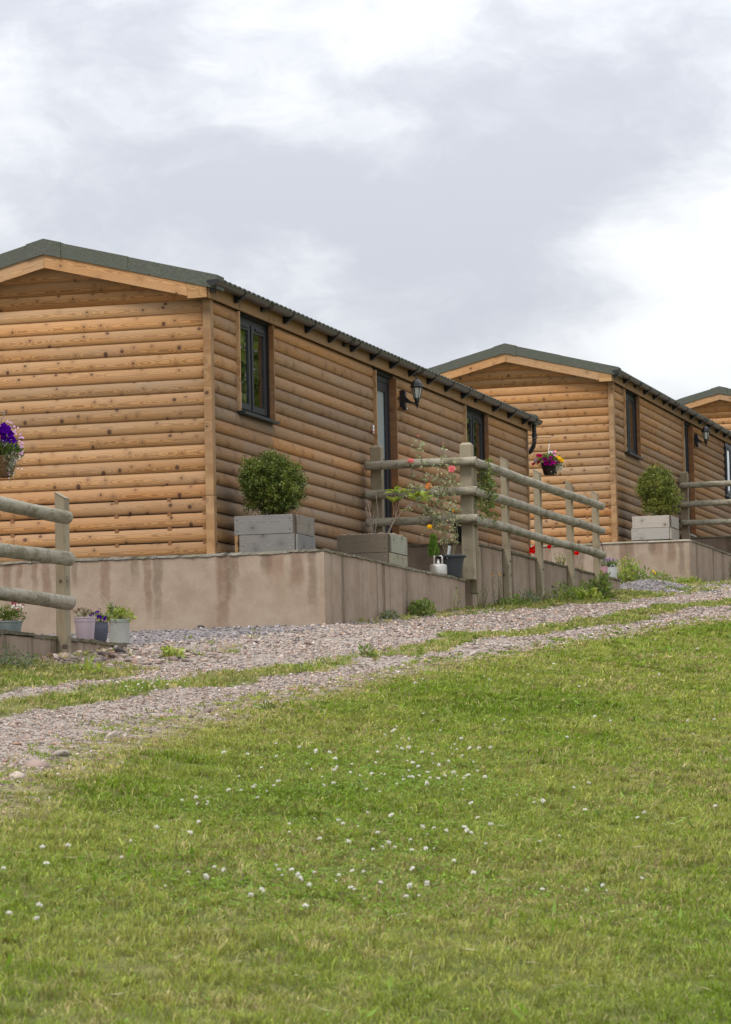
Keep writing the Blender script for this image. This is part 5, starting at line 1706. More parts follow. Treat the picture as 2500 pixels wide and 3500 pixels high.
# ------------------------------------------------------------------ hanging baskets
def basket(c, label_b, label_p, seed, mat, flowers, R=.115, H=.15, hook=True, mount=None, trail=None, tag_card=True, Lf=900):
    rg = np.random.default_rng(seed)
    b = empty('hanging_basket', c, label_b, 'hanging basket', 'hanging flower baskets')
    m = MB()
    nr = 15
    for i in range(nr):
        s = i / (nr - 1)
        rr = R * (.64 + .36 * s ** .7)
        z = -H + H * s
        m.tube([((rr + .003 * math.cos(k * math.pi + i * math.pi)) * math.cos(2 * math.pi * k / 36), (rr + .003 * math.cos(k * math.pi + i * math.pi)) * math.sin(2 * math.pi * k / 36), z) for k in range(37)],
               .0068, 5, cap=False)
    m.build('wicker_bowl', mat, b, smooth=True)
    MB().lathe([(.001, -H), (R * .62, -H), (R * .97, 0)], 24).build('liner', MAT['soil'], b)
    ch = MB()
    top = (0, 0, .27)
    for k in range(3):
        a = 2 * math.pi * k / 3 + .4
        ch.tube([(R * math.cos(a), R * math.sin(a), 0), top], .0022, 5)
    ch.build('chain', MAT['steel'], b)
    hk = [(0, 0, .27)] + [(.024 * math.sin(t), 0, .345 - .024 * math.cos(t) - .024 + .024) for t in np.linspace(.3, 4.3, 12)]
    MB().tube([(0, 0, .27), (0, 0, .315)] + [(.026 * math.sin(t), 0, .341 - .026 * math.cos(t)) for t in np.linspace(.2, 4.4, 12)], .0028, 6).build('hook', MAT['steel'], b, smooth=True)
    if tag_card:
        beam('care_tag', (-.01, -.03, .155), (.05, -.03, .150), .002, .042, MAT['white'], b, up=(0, .0, 1))
    p = empty('basket_plants', (c[0], c[1], c[2]), label_p, 'flowers', 'hanging flower baskets')
    n = Lf
    P, d = shell_points(n, (0, 0, .045), (.17, .15, .085), rg, .35, .75, seed)
    P = P[P[:, 2] > -.03]
    n = len(P)
    A = unit(P) + rg.normal(size=(n, 3)) * .7 + [0, 0, .4]
    leaf_obj('leaves', MAT['basket_leaf'], p, P, A, .034 * (1 + .3 * rg.normal(size=n).clip(-1.5, 1.5)), .014, rg, .12, .28)
    if trail:
        (tx, ty, tz), k, spread = trail
        P = np.stack([tx + spread * rg.normal(size=k) * .5, ty + .04 * rg.normal(size=k), tz + spread * rg.normal(size=k)], 1)
        leaf_obj('trailing_leaves', MAT['silver_leaf'], p, P, rg.normal(size=(k, 3)) + [.3, -.2, -.4], .022, .007, rg)
    for f in flowers:
        flower(p, *f, rg=rg, name='bloom')
    st = MB()
    for f in flowers:
        q_ = Vector(f[1]); st.tube([(q_.x * .25, q_.y * .25, .0), (q_.x * .7, q_.y * .7, max(q_.z * .8, .02)), (q_.x, q_.y + .01, q_.z - .01)], .0016, 4)
    st.build('stems', MAT['stem'], p)
    return b


c2 = (.315, 13.70, 2.04)
rg = np.random.default_rng(91)
F2 = []
for x, z, s, mt in ((-.150, .115, .030, 'cerise'), (-.105, .105, .030, 'cerise'), (-.215, .000, .026, 'cerise'), (-.140, .025, .031, 'cerise'),
                    (-.180, .06, .026, 'palepink'), (-.195, .03, .020, 'palepink'),
                    (-.045, .055, .032, 'magenta'), (-.02, .035, .030, 'magenta'), (.04, .065, .031, 'magenta'), (-.025, .0, .035, 'magenta'), (.0, .015, .03, 'magenta'),
                    (.075, .005, .034, 'magenta'), (.05, .015, .028, 'magenta'), (.035, -.015, .026, 'magenta'), (.145, .012, .022, 'magenta'), (.11, .0, .018, 'magenta'),
                    (.10, .155, .020, 'rosepink'), (.08, .135, .02, 'crimson'), (.115, .095, .02, 'rosepink'), (.09, .11, .016, 'palepink'), (.07, .15, .014, 'palepink'),
                    (.13, .075, .026, 'yellow'), (.155, .06, .028, 'yellow'), (.175, .04, .026, 'yellow'), (.19, .02, .024, 'yellow'), (.165, .03, .022, 'yellow'), (.20, .03, .018, 'yellow')):
    F2.append(('daisy' if mt == 'yellow' else 'disc', (x, -.10 - .04 * rg.random() + abs(x) * .25, z), s, MAT[mt], (x * 2.5 + .15, -1, .25 + .3 * rg.random())))
for i in range(46):
    F2.append(('disc', (.135 + .045 * rg.normal(), -.07 + .02 * rg.normal(), -.055 + .05 * rg.normal()), .006, MAT['whitep']))
F2 = [(f_[0], f_[1], f_[2] * 1.18) + tuple(f_[3:]) for f_ in F2]
basket(c2, 'dark wicker hanging basket over the sloping fence', 'cerise, magenta and yellow blooms in the dark wicker basket', 92, MAT['wicker_dark'], F2, trail=((.14, -.06, -.05), 260, .05))
br = empty('basket_bracket', (.012, 13.70, 2.405), 'thin metal arm holding the dark wicker basket', 'bracket')
MB().tube([(0, 0, -.002), (.33, 0, -.002)], .005, 6).build('arm', MAT['twig'], br)
MB().tube([(0, 0, -.16), (.09, 0, -.05), (.14, 0, -.006)], .0035, 6).build('brace', MAT['twig'], br)
MB().box((-.004, -.012, -.18), (.004, .012, .02)).build('plate', MAT['twig'], br)

c1 = (.300, -6.27, .395)
F1 = []
for x, z, s in ((-.02, .19, .034), (.035, .175, .030), (.055, .20, .028), (.075, .17, .034), (.05, .145, .030), (.09, .18, .026), (.03, .135, .028), (.105, .145, .03), (.06, .115, .030), (.115, .118, .028),
                (.135, .07, .018), (.14, .095, .022), (.095, .105, .026), (-.06, .16, .03), (-.1, .12, .03), (-.04, .1, .03)):
    F1.append(('disc', (x, -.12 + abs(x) * .3 + .02 * rg.random(), z), s, MAT['violet'], (x * 3 + .2, -1, .35)))
for i in range(34):
    a = rg.uniform(-.3, 1.3); rr_ = .165 + .05 * rg.random()
    F1.append(('disc', (rr_ * math.cos(a) * 1.0, -.05, .06 + rr_ * math.sin(a) * .9), .0085, MAT['palepink']))
for i in range(7): F1.append(('pom', (.01 + .02 * rg.normal(), -.13, .145 + .02 * rg.normal()), .012, MAT['orange'] if i % 2 else MAT['rosepink']))
for i in range(46): F1.append(('disc', (.115 + .035 * rg.normal(), -.06, -.055 + .05 * rg.normal()), .007, MAT['whitep'] if i % 3 else MAT['palepink']))
for i in range(14): F1.append(('disc', (.01 + .05 * rg.normal(), -.13, .07 + .03 * rg.normal()), .007, MAT['lilacp']))
F1 = [(f_[0], (f_[1][0], f_[1][1], f_[1][2] * (1.22 if f_[1][2] > .05 else 1)), f_[2] * 1.15) + tuple(f_[3:]) for f_ in F1]
basket(c1, 'brown wicker hanging basket cut by the picture edge', 'violet and pale pink blooms in the brown wicker basket', 93, MAT['wicker'], F1, trail=((.10, -.07, -.02), 420, .06), Lf=1300, tag_card=False)
br = empty('basket_bracket', (.012, -6.27, .760), 'thin metal arm holding the brown wicker basket', 'bracket')
MB().tube([(0, 0, -.002), (.33, 0, -.002)], .005, 6).build('arm', MAT['twig'], br)
MB().tube([(0, 0, -.16), (.09, 0, -.05), (.14, 0, -.006)], .0035, 6).build('brace', MAT['twig'], br)
MB().box((-.004, -.012, -.18), (.004, .012, .02)).build('plate', MAT['twig'], br)

CLOVER = [(5.22,-15.71),(5.34,-15.71),(5.48,-15.7),(5.57,-16.22),(5.61,-16.68),(5.8,-17.42),(5.85,-17.4),(5.84,-17.2),(5.84,-17.17),(5.91,-17.12),(5.86,-16.89),(5.53,-15.21),(5.61,-15.24),(5.68,-15.86),(5.75,-16.02),(5.84,-15.9),(5.91,-16.19),(5.87,-15.75),(6.02,-16.3),(6.08,-16.35),(5.94,-16.48),(5.76,-14.91),(5.93,-15.55),(6.09,-16.19),(6.09,-16.03),(6.13,-16.11),(5.74,-14.46),(5.81,-14.63),(5.8,-14.45),(5.65,-14.04),(5.68,-14.0),(5.93,-14.68),(5.99,-14.7),(5.99,-15.19),(6.04,-15.27),(6.12,-15.47),(6.1,-15.11),(6.15,-15.2),(6.15,-15.01),(6.22,-15.68),(6.14,-15.72),(6.18,-15.98),(6.25,-16.23),(6.24,-16.09),(6.26,-16.1),(6.24,-15.91),(6.32,-16.01),(6.35,-15.98),(6.36,-15.89),(6.41,-15.86),(6.46,-15.91),(6.33,-15.61),(6.41,-15.65),(6.38,-15.35),(6.51,-15.73),(5.98,-14.28),(5.96,-14.13),(6.01,-14.28),(6.06,-14.57),(6.1,-14.52),(6.06,-14.24),(6.05,-14.16),(5.9,-13.74),(6.39,-16.34),(6.32,-16.6),(6.25,-16.85),(6.09,-16.96),(5.9,-18.0),(6.46,-18.69),(6.52,-18.22),(6.57,-18.33),(6.62,-18.29),(6.71,-18.33),(6.61,-18.79),(6.71,-18.74),(6.82,-18.57),(6.84,-18.73),(6.88,-18.7),(6.86,-18.93),(6.87,-18.43),(6.96,-18.75),(6.97,-18.58),(7.0,-18.57),(6.8,-17.98),(6.85,-17.99),(6.88,-18.21),(6.93,-18.11),(6.74,-16.92),(6.92,-17.54),(6.96,-17.93),(7.01,-18.08),(7.04,-17.81),(6.63,-17.83),(6.54,-19.85),(6.62,-19.99),(6.77,-19.83),(6.81,-19.92),(6.81,-19.81),(6.87,-19.93),(6.89,-19.97),(6.96,-20.1),(6.89,-19.8),(6.97,-19.77),(7.02,-19.98),(7.09,-20.04),(6.96,-19.57),(7.23,-19.79),(7.26,-19.67),(6.72,-19.7),(6.63,-20.21),(5.91,-19.88),(6.06,-20.62),(6.62,-20.6),(5.88,-18.07),(5.9,-18.0),(6.03,-19.0),(6.12,-19.16),(6.18,-19.05),(6.08,-18.65),(6.54,-20.13),(6.54,-19.85),(6.62,-20.0),(6.63,-20.21),(6.88,-20.38),(6.9,-20.56),(7.1,-20.61),(6.96,-20.09),(6.44,-21.27),(6.42,-21.47),(6.53,-21.52),(6.39,-16.34),(6.96,-15.85),(6.96,-15.51),(6.95,-16.63),(6.98,-16.58),(7.21,-16.78),(7.45,-16.68),(7.46,-16.88),(7.65,-16.04),(7.31,-17.75),(7.63,-19.49),(7.76,-19.37),(7.78,-19.17),(7.81,-19.25),(7.87,-18.9),(7.23,-19.79),(7.26,-19.67),(7.32,-20.01),(7.29,-20.06),(7.66,-19.3),(4.48,-1.87),(4.49,-1.67),(4.65,-1.67),(5.06,-0.95),(4.94,-7.97),(5.78,-5.34),(6.14,-11.44),(6.28,-11.66),(6.65,-11.18),(6.49,-10.84),(4.35,2.33),(4.58,-8.64),(4.78,-8.63),(4.87,-8.85),(4.62,-9.88),(4.62,-9.82),(4.59,-9.56),(5.43,-13.33),(5.49,-13.63),(5.82,-14.65),(5.74,-14.46),(5.8,-14.44),(5.76,-14.9),(5.53,-15.2),(5.72,-12.48),(5.84,-12.75),(3.33,-11.84),(3.44,-12.11),(3.32,-11.59),(3.44,-11.86),(3.27,-11.36),(3.29,-11.31),(3.56,-12.03),(3.48,-11.75),(3.32,-11.24),(3.45,-11.42),(3.57,-11.69),(3.39,-11.02),(3.47,-11.15),(3.13,-11.45),(3.49,-12.15),(3.55,-12.2),(3.37,-11.48),(3.56,-11.95)]

_g = np.random.default_rng(77)
for _i in range(85):
    _x, _y = _g.uniform(5.2, 7.6), _g.uniform(-20.5, -12.5)
    if abs((_x - 5.9) - (-(_y + 15) * .16)) < .75: CLOVER.append((round(_x, 2), round(_y, 2)))
for _i in range(26): CLOVER.append((round(_g.uniform(4.7, 8.2), 2), round(_g.uniform(-19, -2), 2)))

# ------------------------------------------------------------------ weeds along the walls
def weed(name, x, y, label, h, spread, nstem, leaf, mat, seed, kind='leafy', flowers=None, cat='weed', group=None, z=None, stem_mat='stem'):
    """upright stems with leaves all the way up"""
    rg = np.random.default_rng(seed)
    z = Hf(x, y) if z is None else z
    r = empty(name, (x, y, z - .01), label, cat, group)
    m = MB(); P, A, Ls = [], [], []
    tops = []
    for i in range(nstem):
        a = rg.uniform(0, 6.28); s = spread * math.sqrt(rg.random())
        b = Vector((.35 * s * math.cos(a), .35 * s * math.sin(a), 0))
        hh = h * rg.uniform(.6, 1.0)
        t = Vector((s * math.cos(a) * 1.1, s * math.sin(a) * 1.1, hh))
        mid = b.lerp(t, .5) + Vector((rg.normal() * .02, rg.normal() * .02, .02))
        m.tube([b, mid, t], [.0045, .0035, .0018], 4)
        tops.append(t)
        k = max(5, int(hh / (.018 if kind == 'leafy' else .03)))
        for j in range(k):
            u_ = (j + rg.random()) / k
            p = b.lerp(mid, u_ * 2) if u_ < .5 else mid.lerp(t, u_ * 2 - 1)
            an = j * 2.4 + rg.normal() * .3
            P.append(p); A.append((math.cos(an), math.sin(an), rg.uniform(.1, .8))); Ls.append(leaf * rg.uniform(.6, 1.15) * (1.15 - .5 * u_))
        for j in range(4 if kind == 'leafy' else 2):
            an = rg.uniform(0, 6.28); P.append(t); A.append((.5 * math.cos(an), .5 * math.sin(an), 1)); Ls.append(leaf * .6)
    m.build('stems', MAT[stem_mat], r)
    leaf_obj('leaves', MAT[mat], r, P, A, np.array(Ls), np.array(Ls) * (.30 if kind == 'leafy' else .2), rg, -.08, .22)
    if flowers:
        fk, fs, fm, fn = flowers
        for i in range(fn):
            t = tops[i % len(tops)]
            flower(r, fk, (t.x + rg.normal() * .025, t.y + rg.normal() * .02, t.z + rg.normal() * .02), fs * rg.uniform(.8, 1.2), MAT[fm], (.2 * rg.normal() + .2, -1, .6), rg)
    return r


def clump(name, x, y, label, rad, n, leaf, mat, seed, w=.45, cat='weed', group=None, z=None, up=.7):
    rg = np.random.default_rng(seed)
    z = Hf(x, y) if z is None else z
    r = empty(name, (x, y, z), label, cat, group)
    P, d = shell_points(n, (0, 0, 0), rad, rg, .4, .8, seed)
    P[:, 2] = np.abs(P[:, 2])
    A = d * .7 + rg.normal(size=(n, 3)) * .6 + [0, 0, up]
    leaf_obj('leaves', MAT[mat], r, P, A, leaf * (1 + .3 * rg.normal(size=n).clip(-1.5, 1.5)), leaf * w, rg, .1, .25)
    m = MB()
    for i in range(10):
        p = P[i * n // 10]; m.tube([(p[0] * .3, p[1] * .3, -.02), tuple(p)], [.003, .0015], 4)
    m.build('stems', MAT['stem'], r)
    return r


WG = 'weeds along the foot of the dark wall'
weed('tall_weed', 1.68, 10.45, 'tallest leafy weed standing before the last fence post', .33, .13, 15, .125, 'weed_leaf', 101)
weed('grey_weed', 1.66, 10.15, 'dark narrow-leaved weed beside the tallest leafy weed', .20, .12, 12, .06, 'weed_dark', 102, group=WG)
clump('leafy_weed', 1.40, 10.9, 'bright low weed at the foot of the third fence post', (.22, .25, .20), 300, .06, 'weed_leaf', 103, group=WG)
clump('leafy_weed', 1.50, 10.0, 'broad-leaved lime weed clump spilling onto the track edge', (.24, .35, .16), 340, .075, 'lime_leaf', 104, .55, group=WG)
clump('leafy_weed', 1.42, 9.3, 'pale low weed between the second and third fence posts', (.16, .24, .22), 240, .05, 'weed_leaf', 105, group=WG)
weed('thin_weed', 1.28, 6.35, 'tall thin seeding weed near the crack in the dark wall', .62, .07, 4, .05, 'weed_grey', 106, 'thin', ('pom', .012, 'yellow', 4))
weed('thin_weed', 1.30, 5.5, 'pale stalky weed under the tall corner post', .30, .10, 6, .05, 'weed_leaf', 107, 'thin', group=WG)
weed('yellow_weed', 1.20, 4.72, 'single yellow-green stalk against the dark wall below the gas bottle', .26, .03, 2, .055, 'lime_leaf', 108)
clump('dark_weed', 1.27, 3.0, 'bushy dark green weed at the foot of the dark wall', (.13, .22, .17), 330, .055, 'weed_leaf', 109)
clump('grey_weed', 1.26, 1.75, 'small grey-green weed at the dark wall foot', (.09, .16, .10), 130, .04, 'weed_grey', 110, group=WG)
clump('leafy_weed', 1.40, 6.6, 'spreading weed below the first sloping fence post', (.22, .35, .12), 300, .05, 'weed_leaf', 111, group=WG)
clump('leafy_weed', 1.34, 7.8, 'thin weed between the first two sloping fence posts', (.16, .30, .16), 220, .045, 'weed_grey', 112, group=WG)
weed('nettle', 1.22, 8.75, 'upright pale nettle against the second sloping fence post', .20, .12, 7, .05, 'weed_leaf', 113)
weed('leafy_weed', .85, 16.2, 'tall bright weed at the far tip of the dark wall', .40, .22, 12, .10, 'lime_leaf', 114)
clump('leafy_weed', .45, 18.6, 'large bright bushy weed below the second retaining wall', (.30, .30, .34), 520, .075, 'weed_leaf', 115, .5)
clump('leafy_weed', .95, 18.2, 'low trailing weed on the slate heap', (.22, .3, .20), 260, .06, 'weed_leaf', 116)
clump('leafy_weed', 1.08, 19.5, 'small lime weed at the corner of the second retaining wall', (.24, .15, .10), 240, .055, 'lime_leaf', 117)
weed('ragwort', .72, 19.3, 'spindly yellow-flowered weed against the second retaining wall', .24, .10, 5, .03, 'weed_leaf', 118, 'thin', ('daisy', .022, 'yellow', 6))
weed('grey_weed', 1.16, 23.6, 'spindly grey weed by the second lodge side wall', .45, .12, 7, .06, 'weed_grey', 119, 'thin')
# poppies and fern on the upper terrace
PZ = .41
for i, (x, y, h, s) in enumerate(((.985, 9.62, .20, .055), (.99, 10.55, .27, .032), (1.0, 12.12, .28, .046))):
    lab = ('largest red poppy beside the second sloping fence post', 'small red poppy just under the lowest rail', 'flattened red poppy beside the third sloping fence post')[i]
    r = empty('poppy', (x, y, PZ), lab, 'poppy', 'red poppies behind the sloping fence')
    MB().tube([(.02, 0, 0), (.01, 0, h * .6), (0, 0, h)], .0025, 4).build('stem', MAT['stem'], r)
    rg = np.random.default_rng(120 + i)
    for k in range(3 if i != 1 else 2): flower(r, 'disc', (.012 * k - .01, -.01, h + .012 * k - (.03 if i == 0 else 0)), s * (.8 if k else 1), MAT['red'], ((.5 - .5 * k), -1, .15 if i != 2 else .9), rg, name='petals')
weed('fern_weed', .97, 11.2, 'yellow-green feathery weed behind the sloping fence', .22, .09, 9, .05, 'lime_leaf', 124, z=PZ)
weed('thin_weed', .98, 12.45, 'thin yellow-green weed near the flattened red poppy', .14, .05, 4, .04, 'lime_leaf', 125, z=PZ)
# cable and small weed on the second wall
cb = MB().tube([(-.30, 19.87, 1.40), (-.285, 19.885, 1.37), (-.262, 19.888, 1.30), (-.25, 19.89, 1.2), (-.235, 19.89, .95)], .005, 5).build('cable', MAT['black'])
tag(cb, 'thin black cable hanging down the second retaining wall', 'cable')
# verge on the near side
clump('dock', 2.16, -9.3, 'bright dock leaves by the near end of the track verge', (.12, .14, .07), 50, .065, 'lime_leaf', 131, .4)
clump('dock', 1.95, -7.0, 'small yellowish weed on the stones before the low wall tip', (.10, .12, .08), 90, .05, 'lime_leaf', 132)
clump('leafy_weed', 3.3, -6.36, 'tiny weed alone in the bare middle of the track', (.06, .08, .10), 60, .04, 'weed_leaf', 133)
clump('grey_weed', 1.45, -9.6, 'grey-green flowering weeds before the low wall', (.32, .75, .14), 1300, .035, 'weed_grey', 134, .3)
clump('dead_plant', 4.42, -12.45, 'dark withered tuft on the lawn edge', (.07, .04, .05), 45, .035, 'weed_dark', 135, .25)


# ------------------------------------------------------------------ grass
def blades(n, x0, x1, y0, y1, seed, dens):
    rg = np.random.default_rng(seed)
    x = rg.uniform(x0, x1, n); y = rg.uniform(y0, y1, n)
    keep = rg.random(n) < dens(x, y)
    return x[keep], y[keep]


def in_view(x, y, pad=.35):
    """only the ground the photograph (and a step aside) can see"""
    dxx, dyy = x - CAM.x, y - CAM.y
    fw = dxx * F_.x + dyy * F_.y; rt = dxx * R_.x + dyy * R_.y
    return (fw > 7.5) & (np.abs(rt) < fw * .109 + .6 + pad)


def grass_obj(name, x, y, seed, hbase, wbase, colf, per=12, lean=1.0):
    """x, y: tuft centres. every tuft is a fan of blades with its own height, hue and lean"""
    rg = np.random.default_rng(seed)
    nt = len(x)
    th = hbase * (.6 + .85 * fbm(x * 5, y * 5, seed, 3)) * rg.uniform(.7, 1.3, nt)
    th = th * np.clip(.30 + (np.abs(x - edge(y)) + .1) / .75, .35, 1)
    tdir = rg.uniform(0, 6.283, nt); tl = .35 * rg.random(nt)
    tc = colf(x, y, rg)
    k = np.repeat(np.arange(nt), per); n = len(k)
    a = rg.uniform(0, 6.283, n); rad = .024 * np.sqrt(rg.random(n))
    bx_, by_ = x[k] + rad * np.cos(a), y[k] + rad * np.sin(a)
    z = HH(x, y)[k]
    h = th[k] * rg.uniform(.55, 1.25, n)
    h = np.where(rg.random(n) < .015, h * 1.8, h)
    fwd = ((x - CAM.x) * F_.x + (y - CAM.y) * F_.y)[k]
    wd = wbase * rg.uniform(.65, 1.3, n) * np.clip(fwd / 14, .75, 2.6)
    a2 = a + rg.normal(0, .6, n)
    ln = lean * (.25 + .85 * rg.random(n) ** 1.2)
    lx = np.cos(a2) * ln + np.cos(tdir[k]) * tl[k]; ly = np.sin(a2) * ln + np.sin(tdir[k]) * tl[k]
    b = rg.uniform(0, 6.283, n)
    sx, sy = np.cos(b) * wd * .5, np.sin(b) * wd * .5
    base = np.stack([bx_, by_, z - .006], 1)
    mid = base + np.stack([lx * h * .40, ly * h * .40, h * .62], 1)
    tip = base + np.stack([lx * h * 1.25, ly * h * 1.25, h * np.clip(1.0 - .42 * ln, .35, 1)], 1)
    side = np.stack([sx, sy, np.zeros(n)], 1)
    V = np.stack([base, mid + side, tip, mid - side], 1).reshape(-1, 3)
    o = np.arange(n)[:, None] * 4
    F3 = np.concatenate([o + [0, 1, 3], o + [3, 1, 2]], 1).reshape(-1, 3)
    c = tc[k] * (1 + .16 * rg.normal(size=(n, 1))).clip(.5, 1.6)
    dead = (rg.random(n) < .055)[:, None]
    c = np.where(dead, STRAW * .9, c)
    root = c * np.array([.95, .85, .85])  # roots darkened in the blade colour, standing in for shade down in the turf
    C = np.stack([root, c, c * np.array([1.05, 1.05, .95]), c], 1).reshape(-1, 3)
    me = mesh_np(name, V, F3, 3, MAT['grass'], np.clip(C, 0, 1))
    ob = link(name, me)
    tag(ob, kind='stuff')
    return ob


def grass_mat():
    m, q = new_mat('grass_blade')
    at = q.n('ShaderNodeAttribute', attribute_name='tint')
    col = at.outputs['Color']
    b = q.n('ShaderNodeBsdfPrincipled'); q.link(col, b.inputs['Base Color']); b.inputs['Roughness'].default_value = .55
    b.inputs['Specular IOR Level'].default_value = .25
    tr = q.n('ShaderNodeBsdfTranslucent'); q.put(tr.inputs[0], q.mix(1.0, col, (1.1, 1.2, .7, 1), 'MULTIPLY'))
    mx = q.n('ShaderNodeMixShader'); mx.inputs[0].default_value = .4
    q.link(b.outputs[0], mx.inputs[1]); q.link(tr.outputs[0], mx.inputs[2])
    o = q.n('ShaderNodeOutputMaterial'); q.link(mx.outputs[0], o.inputs[0])
    return m
MAT['grass'] = grass_mat()

GREEN = np.array([.200, .262, .034]); LUSH = np.array([.140, .215, .018]); STRAW = np.array([.40, .345, .165]); OLIVE = np.array([.275, .295, .072]); BROWN = np.array([.255, .20, .11])


def turf_col(x, y, rg):
    n = len(x)
    p1 = fbm(x * .55 + 3, y * .42, 51, 4); p2 = fbm(x * 2.2, y * 1.7, 57, 3); p3 = fbm(x * 7, y * 7, 61, 2)
    lush = np.clip((p2 - .42) * 4, 0, 1)[:, None]
    c = OLIVE * (1 - lush) + GREEN * lush
    deep = np.clip((.48 - p1) * 6, 0, 1)[:, None] * .85
    c = c * (1 - deep) + LUSH * deep
    dryness = np.clip((p1 - .505) * 3.2 + (p3 - .5) * .9 + (p2 - .5) * .8, 0, 1) * .65 + np.exp(-((x - edge(y) - .1) / .25) ** 2) * .55
    isdry = (rg.random(n) < np.clip(dryness, .04, .62))[:, None]
    straw = np.where((rg.random(n) < .3)[:, None], BROWN, STRAW)
    c = np.where(isdry, straw, c)
    return c * (1 + .26 * rg.normal(size=(n, 1))).clip(.5, 1.6)


def lawn_d(x, y):
    fw = (x - CAM.x) * F_.x + (y - CAM.y) * F_.y
    g = masks(x, y)[3] * (x > edge(y) - .5)
    cl = .52 + .48 * np.clip((fbm(x * 5, y * 5, 71, 3) - .34) * 4, 0, 1)
    fall = np.clip(15.0 / np.maximum(fw, 15), .30, 1)
    return g * cl * fall * in_view(x, y)


x, y = blades(400000, 3.4, 10.5, -25.2, 24.0, 201, lawn_d)
grass_obj('lawn_grass', x, y, 202, .038, .0047, turf_col, 12, .95)
NL = len(x)


def strip_d(x, y):
    g = masks(x, y)[3] * (x <= edge(y) - .2)
    return g * in_view(x, y) * .9


def strip_col(x, y, rg):
    n = len(x)
    p = fbm(x * 1.5, y * 1.2, 81, 3)
    c = np.where((p > .5)[:, None], np.array([.19, .245, .05]), np.array([.245, .26, .085]))
    isdry = (rg.random(n) < .28)[:, None]
    c = np.where(isdry, STRAW, c)
    return c * (1 + .2 * rg.normal(size=(n, 1))).clip(.5, 1.6)


x, y = blades(42000, .9, 3.9, -15.5, 26.0, 203, strip_d)
grass_obj('verge_grass', x, y, 204, .042, .0056, strip_col, 9, 1.1)

# rounded clover leaves low in the turf, in patches round the flowers
rg = np.random.default_rng(205)
cx = np.array([c[0] for c in CLOVER]); cy = np.array([c[1] for c in CLOVER])
k = 13000
pick = rg.integers(0, len(CLOVER), k)
px = cx[pick] + rg.normal(0, .26, k); py = cy[pick] + rg.normal(0, .42, k)
ex = rg.uniform(3.3, 9, 9000); ey = rg.uniform(-24, 0, 9000)
kp = fbm(ex * .9, ey * .7, 91, 3) > .56
px = np.concatenate([px, ex[kp]]); py = np.concatenate([py, ey[kp]])
kp = (masks(px, py)[3] > .5) & in_view(px, py)
px, py = px[kp], py[kp]
pz = HH(px, py) + rg.uniform(.02, .042, len(px))
P = np.repeat(np.stack([px, py, pz], 1), 3, 0)
an = np.repeat(rg.uniform(0, 6.28, len(px)), 3) + np.tile([0, 2.09, 4.19], len(px))
A = np.stack([np.cos(an), np.sin(an), rg.normal(.25, .25, len(an))], 1)
V, Fq = leaf_geo(P, A, .013 * rg.uniform(.7, 1.3, len(P)), .012, rg, 0.0, n=np.tile([[0, 0, 1.0]], (len(P), 1)))
tc = np.array([.17, .265, .035]) * (1 + .22 * rg.normal(size=(len(P), 1))).clip(.5, 1.6)
me = mesh_np('clover_leaves', V, Fq, 4, MAT['grass'], np.repeat(tc, 4, 0))
tag(link('clover_leaves', me), kind='stuff')

# broad dandelion and plantain leaves here and there
k = 2600
px = rg.uniform(3.9, 9.0, k); py = rg.uniform(-25, 4, k)
kp = (masks(px, py)[3] > .6) & in_view(px, py) & (fbm(px * 1.1, py * .9, 95, 3) > .5)
px, py = px[kp], py[kp]
P = np.stack([px, py, HH(px, py) + .012], 1)
A = rg.normal(size=(len(px), 3)); A[:, 2] = np.abs(A[:, 2]) * .6 + .25
V, Fq = leaf_geo(P, A, rg.uniform(.04, .085, len(px)), .016, rg, .1, n=np.tile([[0, 0, 1.0]], (len(px), 1)) + rg.normal(0, .2, (len(px), 3)))
tc = np.array([.17, .27, .04]) * (1 + .22 * rg.normal(size=(len(P), 1))).clip(.5, 1.6)
me = mesh_np('broad_leaves', V, Fq, 4, MAT['grass'], np.repeat(tc, 4, 0))
tag(link('broad_leaves', me), kind='stuff')

# pale dead stalks lying in the turf
k = 2600
px = rg.uniform(3.9, 9.2, k); py = rg.uniform(-25, 6, k)
kp = (masks(px, py)[3] > .6) & in_view(px, py)
px, py = px[kp], py[kp]
P = np.stack([px, py, HH(px, py) + rg.uniform(.02, .05, len(px))], 1)
A = rg.normal(size=(len(px), 3)); A[:, 2] *= .35
V, Fq = leaf_geo(P, A, rg.uniform(.03, .09, len(px)), .0035, rg, .08)
tc = np.array([.42, .37, .23]) * (1 + .15 * rg.normal(size=(len(P), 1))).clip(.6, 1.4)
me = mesh_np('dead_stalks', V, Fq, 4, MAT['grass'], np.repeat(tc, 4, 0))
tag(link('dead_stalks', me), kind='stuff')

# ------------------------------------------------------------------ clover flowers, one by one
protos = []
for v in range(4):
    rg = np.random.default_rng(300 + v)
    root = MB(); k = 60
    for i in range(k):
        th = math.acos(1 - 1.55 * (i + .5) / k); ph = i * 2.4
        d = Vector((math.sin(th) * math.cos(ph), math.sin(th) * math.sin(ph), math.cos(th)))
        t = d.orthogonal().normalized() * .0026; u2 = d.cross(t)
        R0 = .0115 * (1 + .24 * rg.normal())
        d2 = (d + Vector((0, 0, .35))).normalized()
        q_ = d * R0 * .45
        root.add([tuple(q_ - t), tuple(q_ + t), tuple(d2 * R0 + t * .6), tuple(d2 * R0 * 1.12), tuple(d2 * R0 - t * .6)], [(0, 1, 2, 3, 4)])
    me_h = root.mesh('clover_head'); me_h.materials.append(MAT['whitep'])
    st = MB().tube([(.004, 0, -.06), (0, 0, -.03), (0, 0, 0)], .0011, 4).mesh('clover_stem'); st.materials.append(MAT['stem'])
    protos.append((me_h, st))
rg = np.random.default_rng(310)
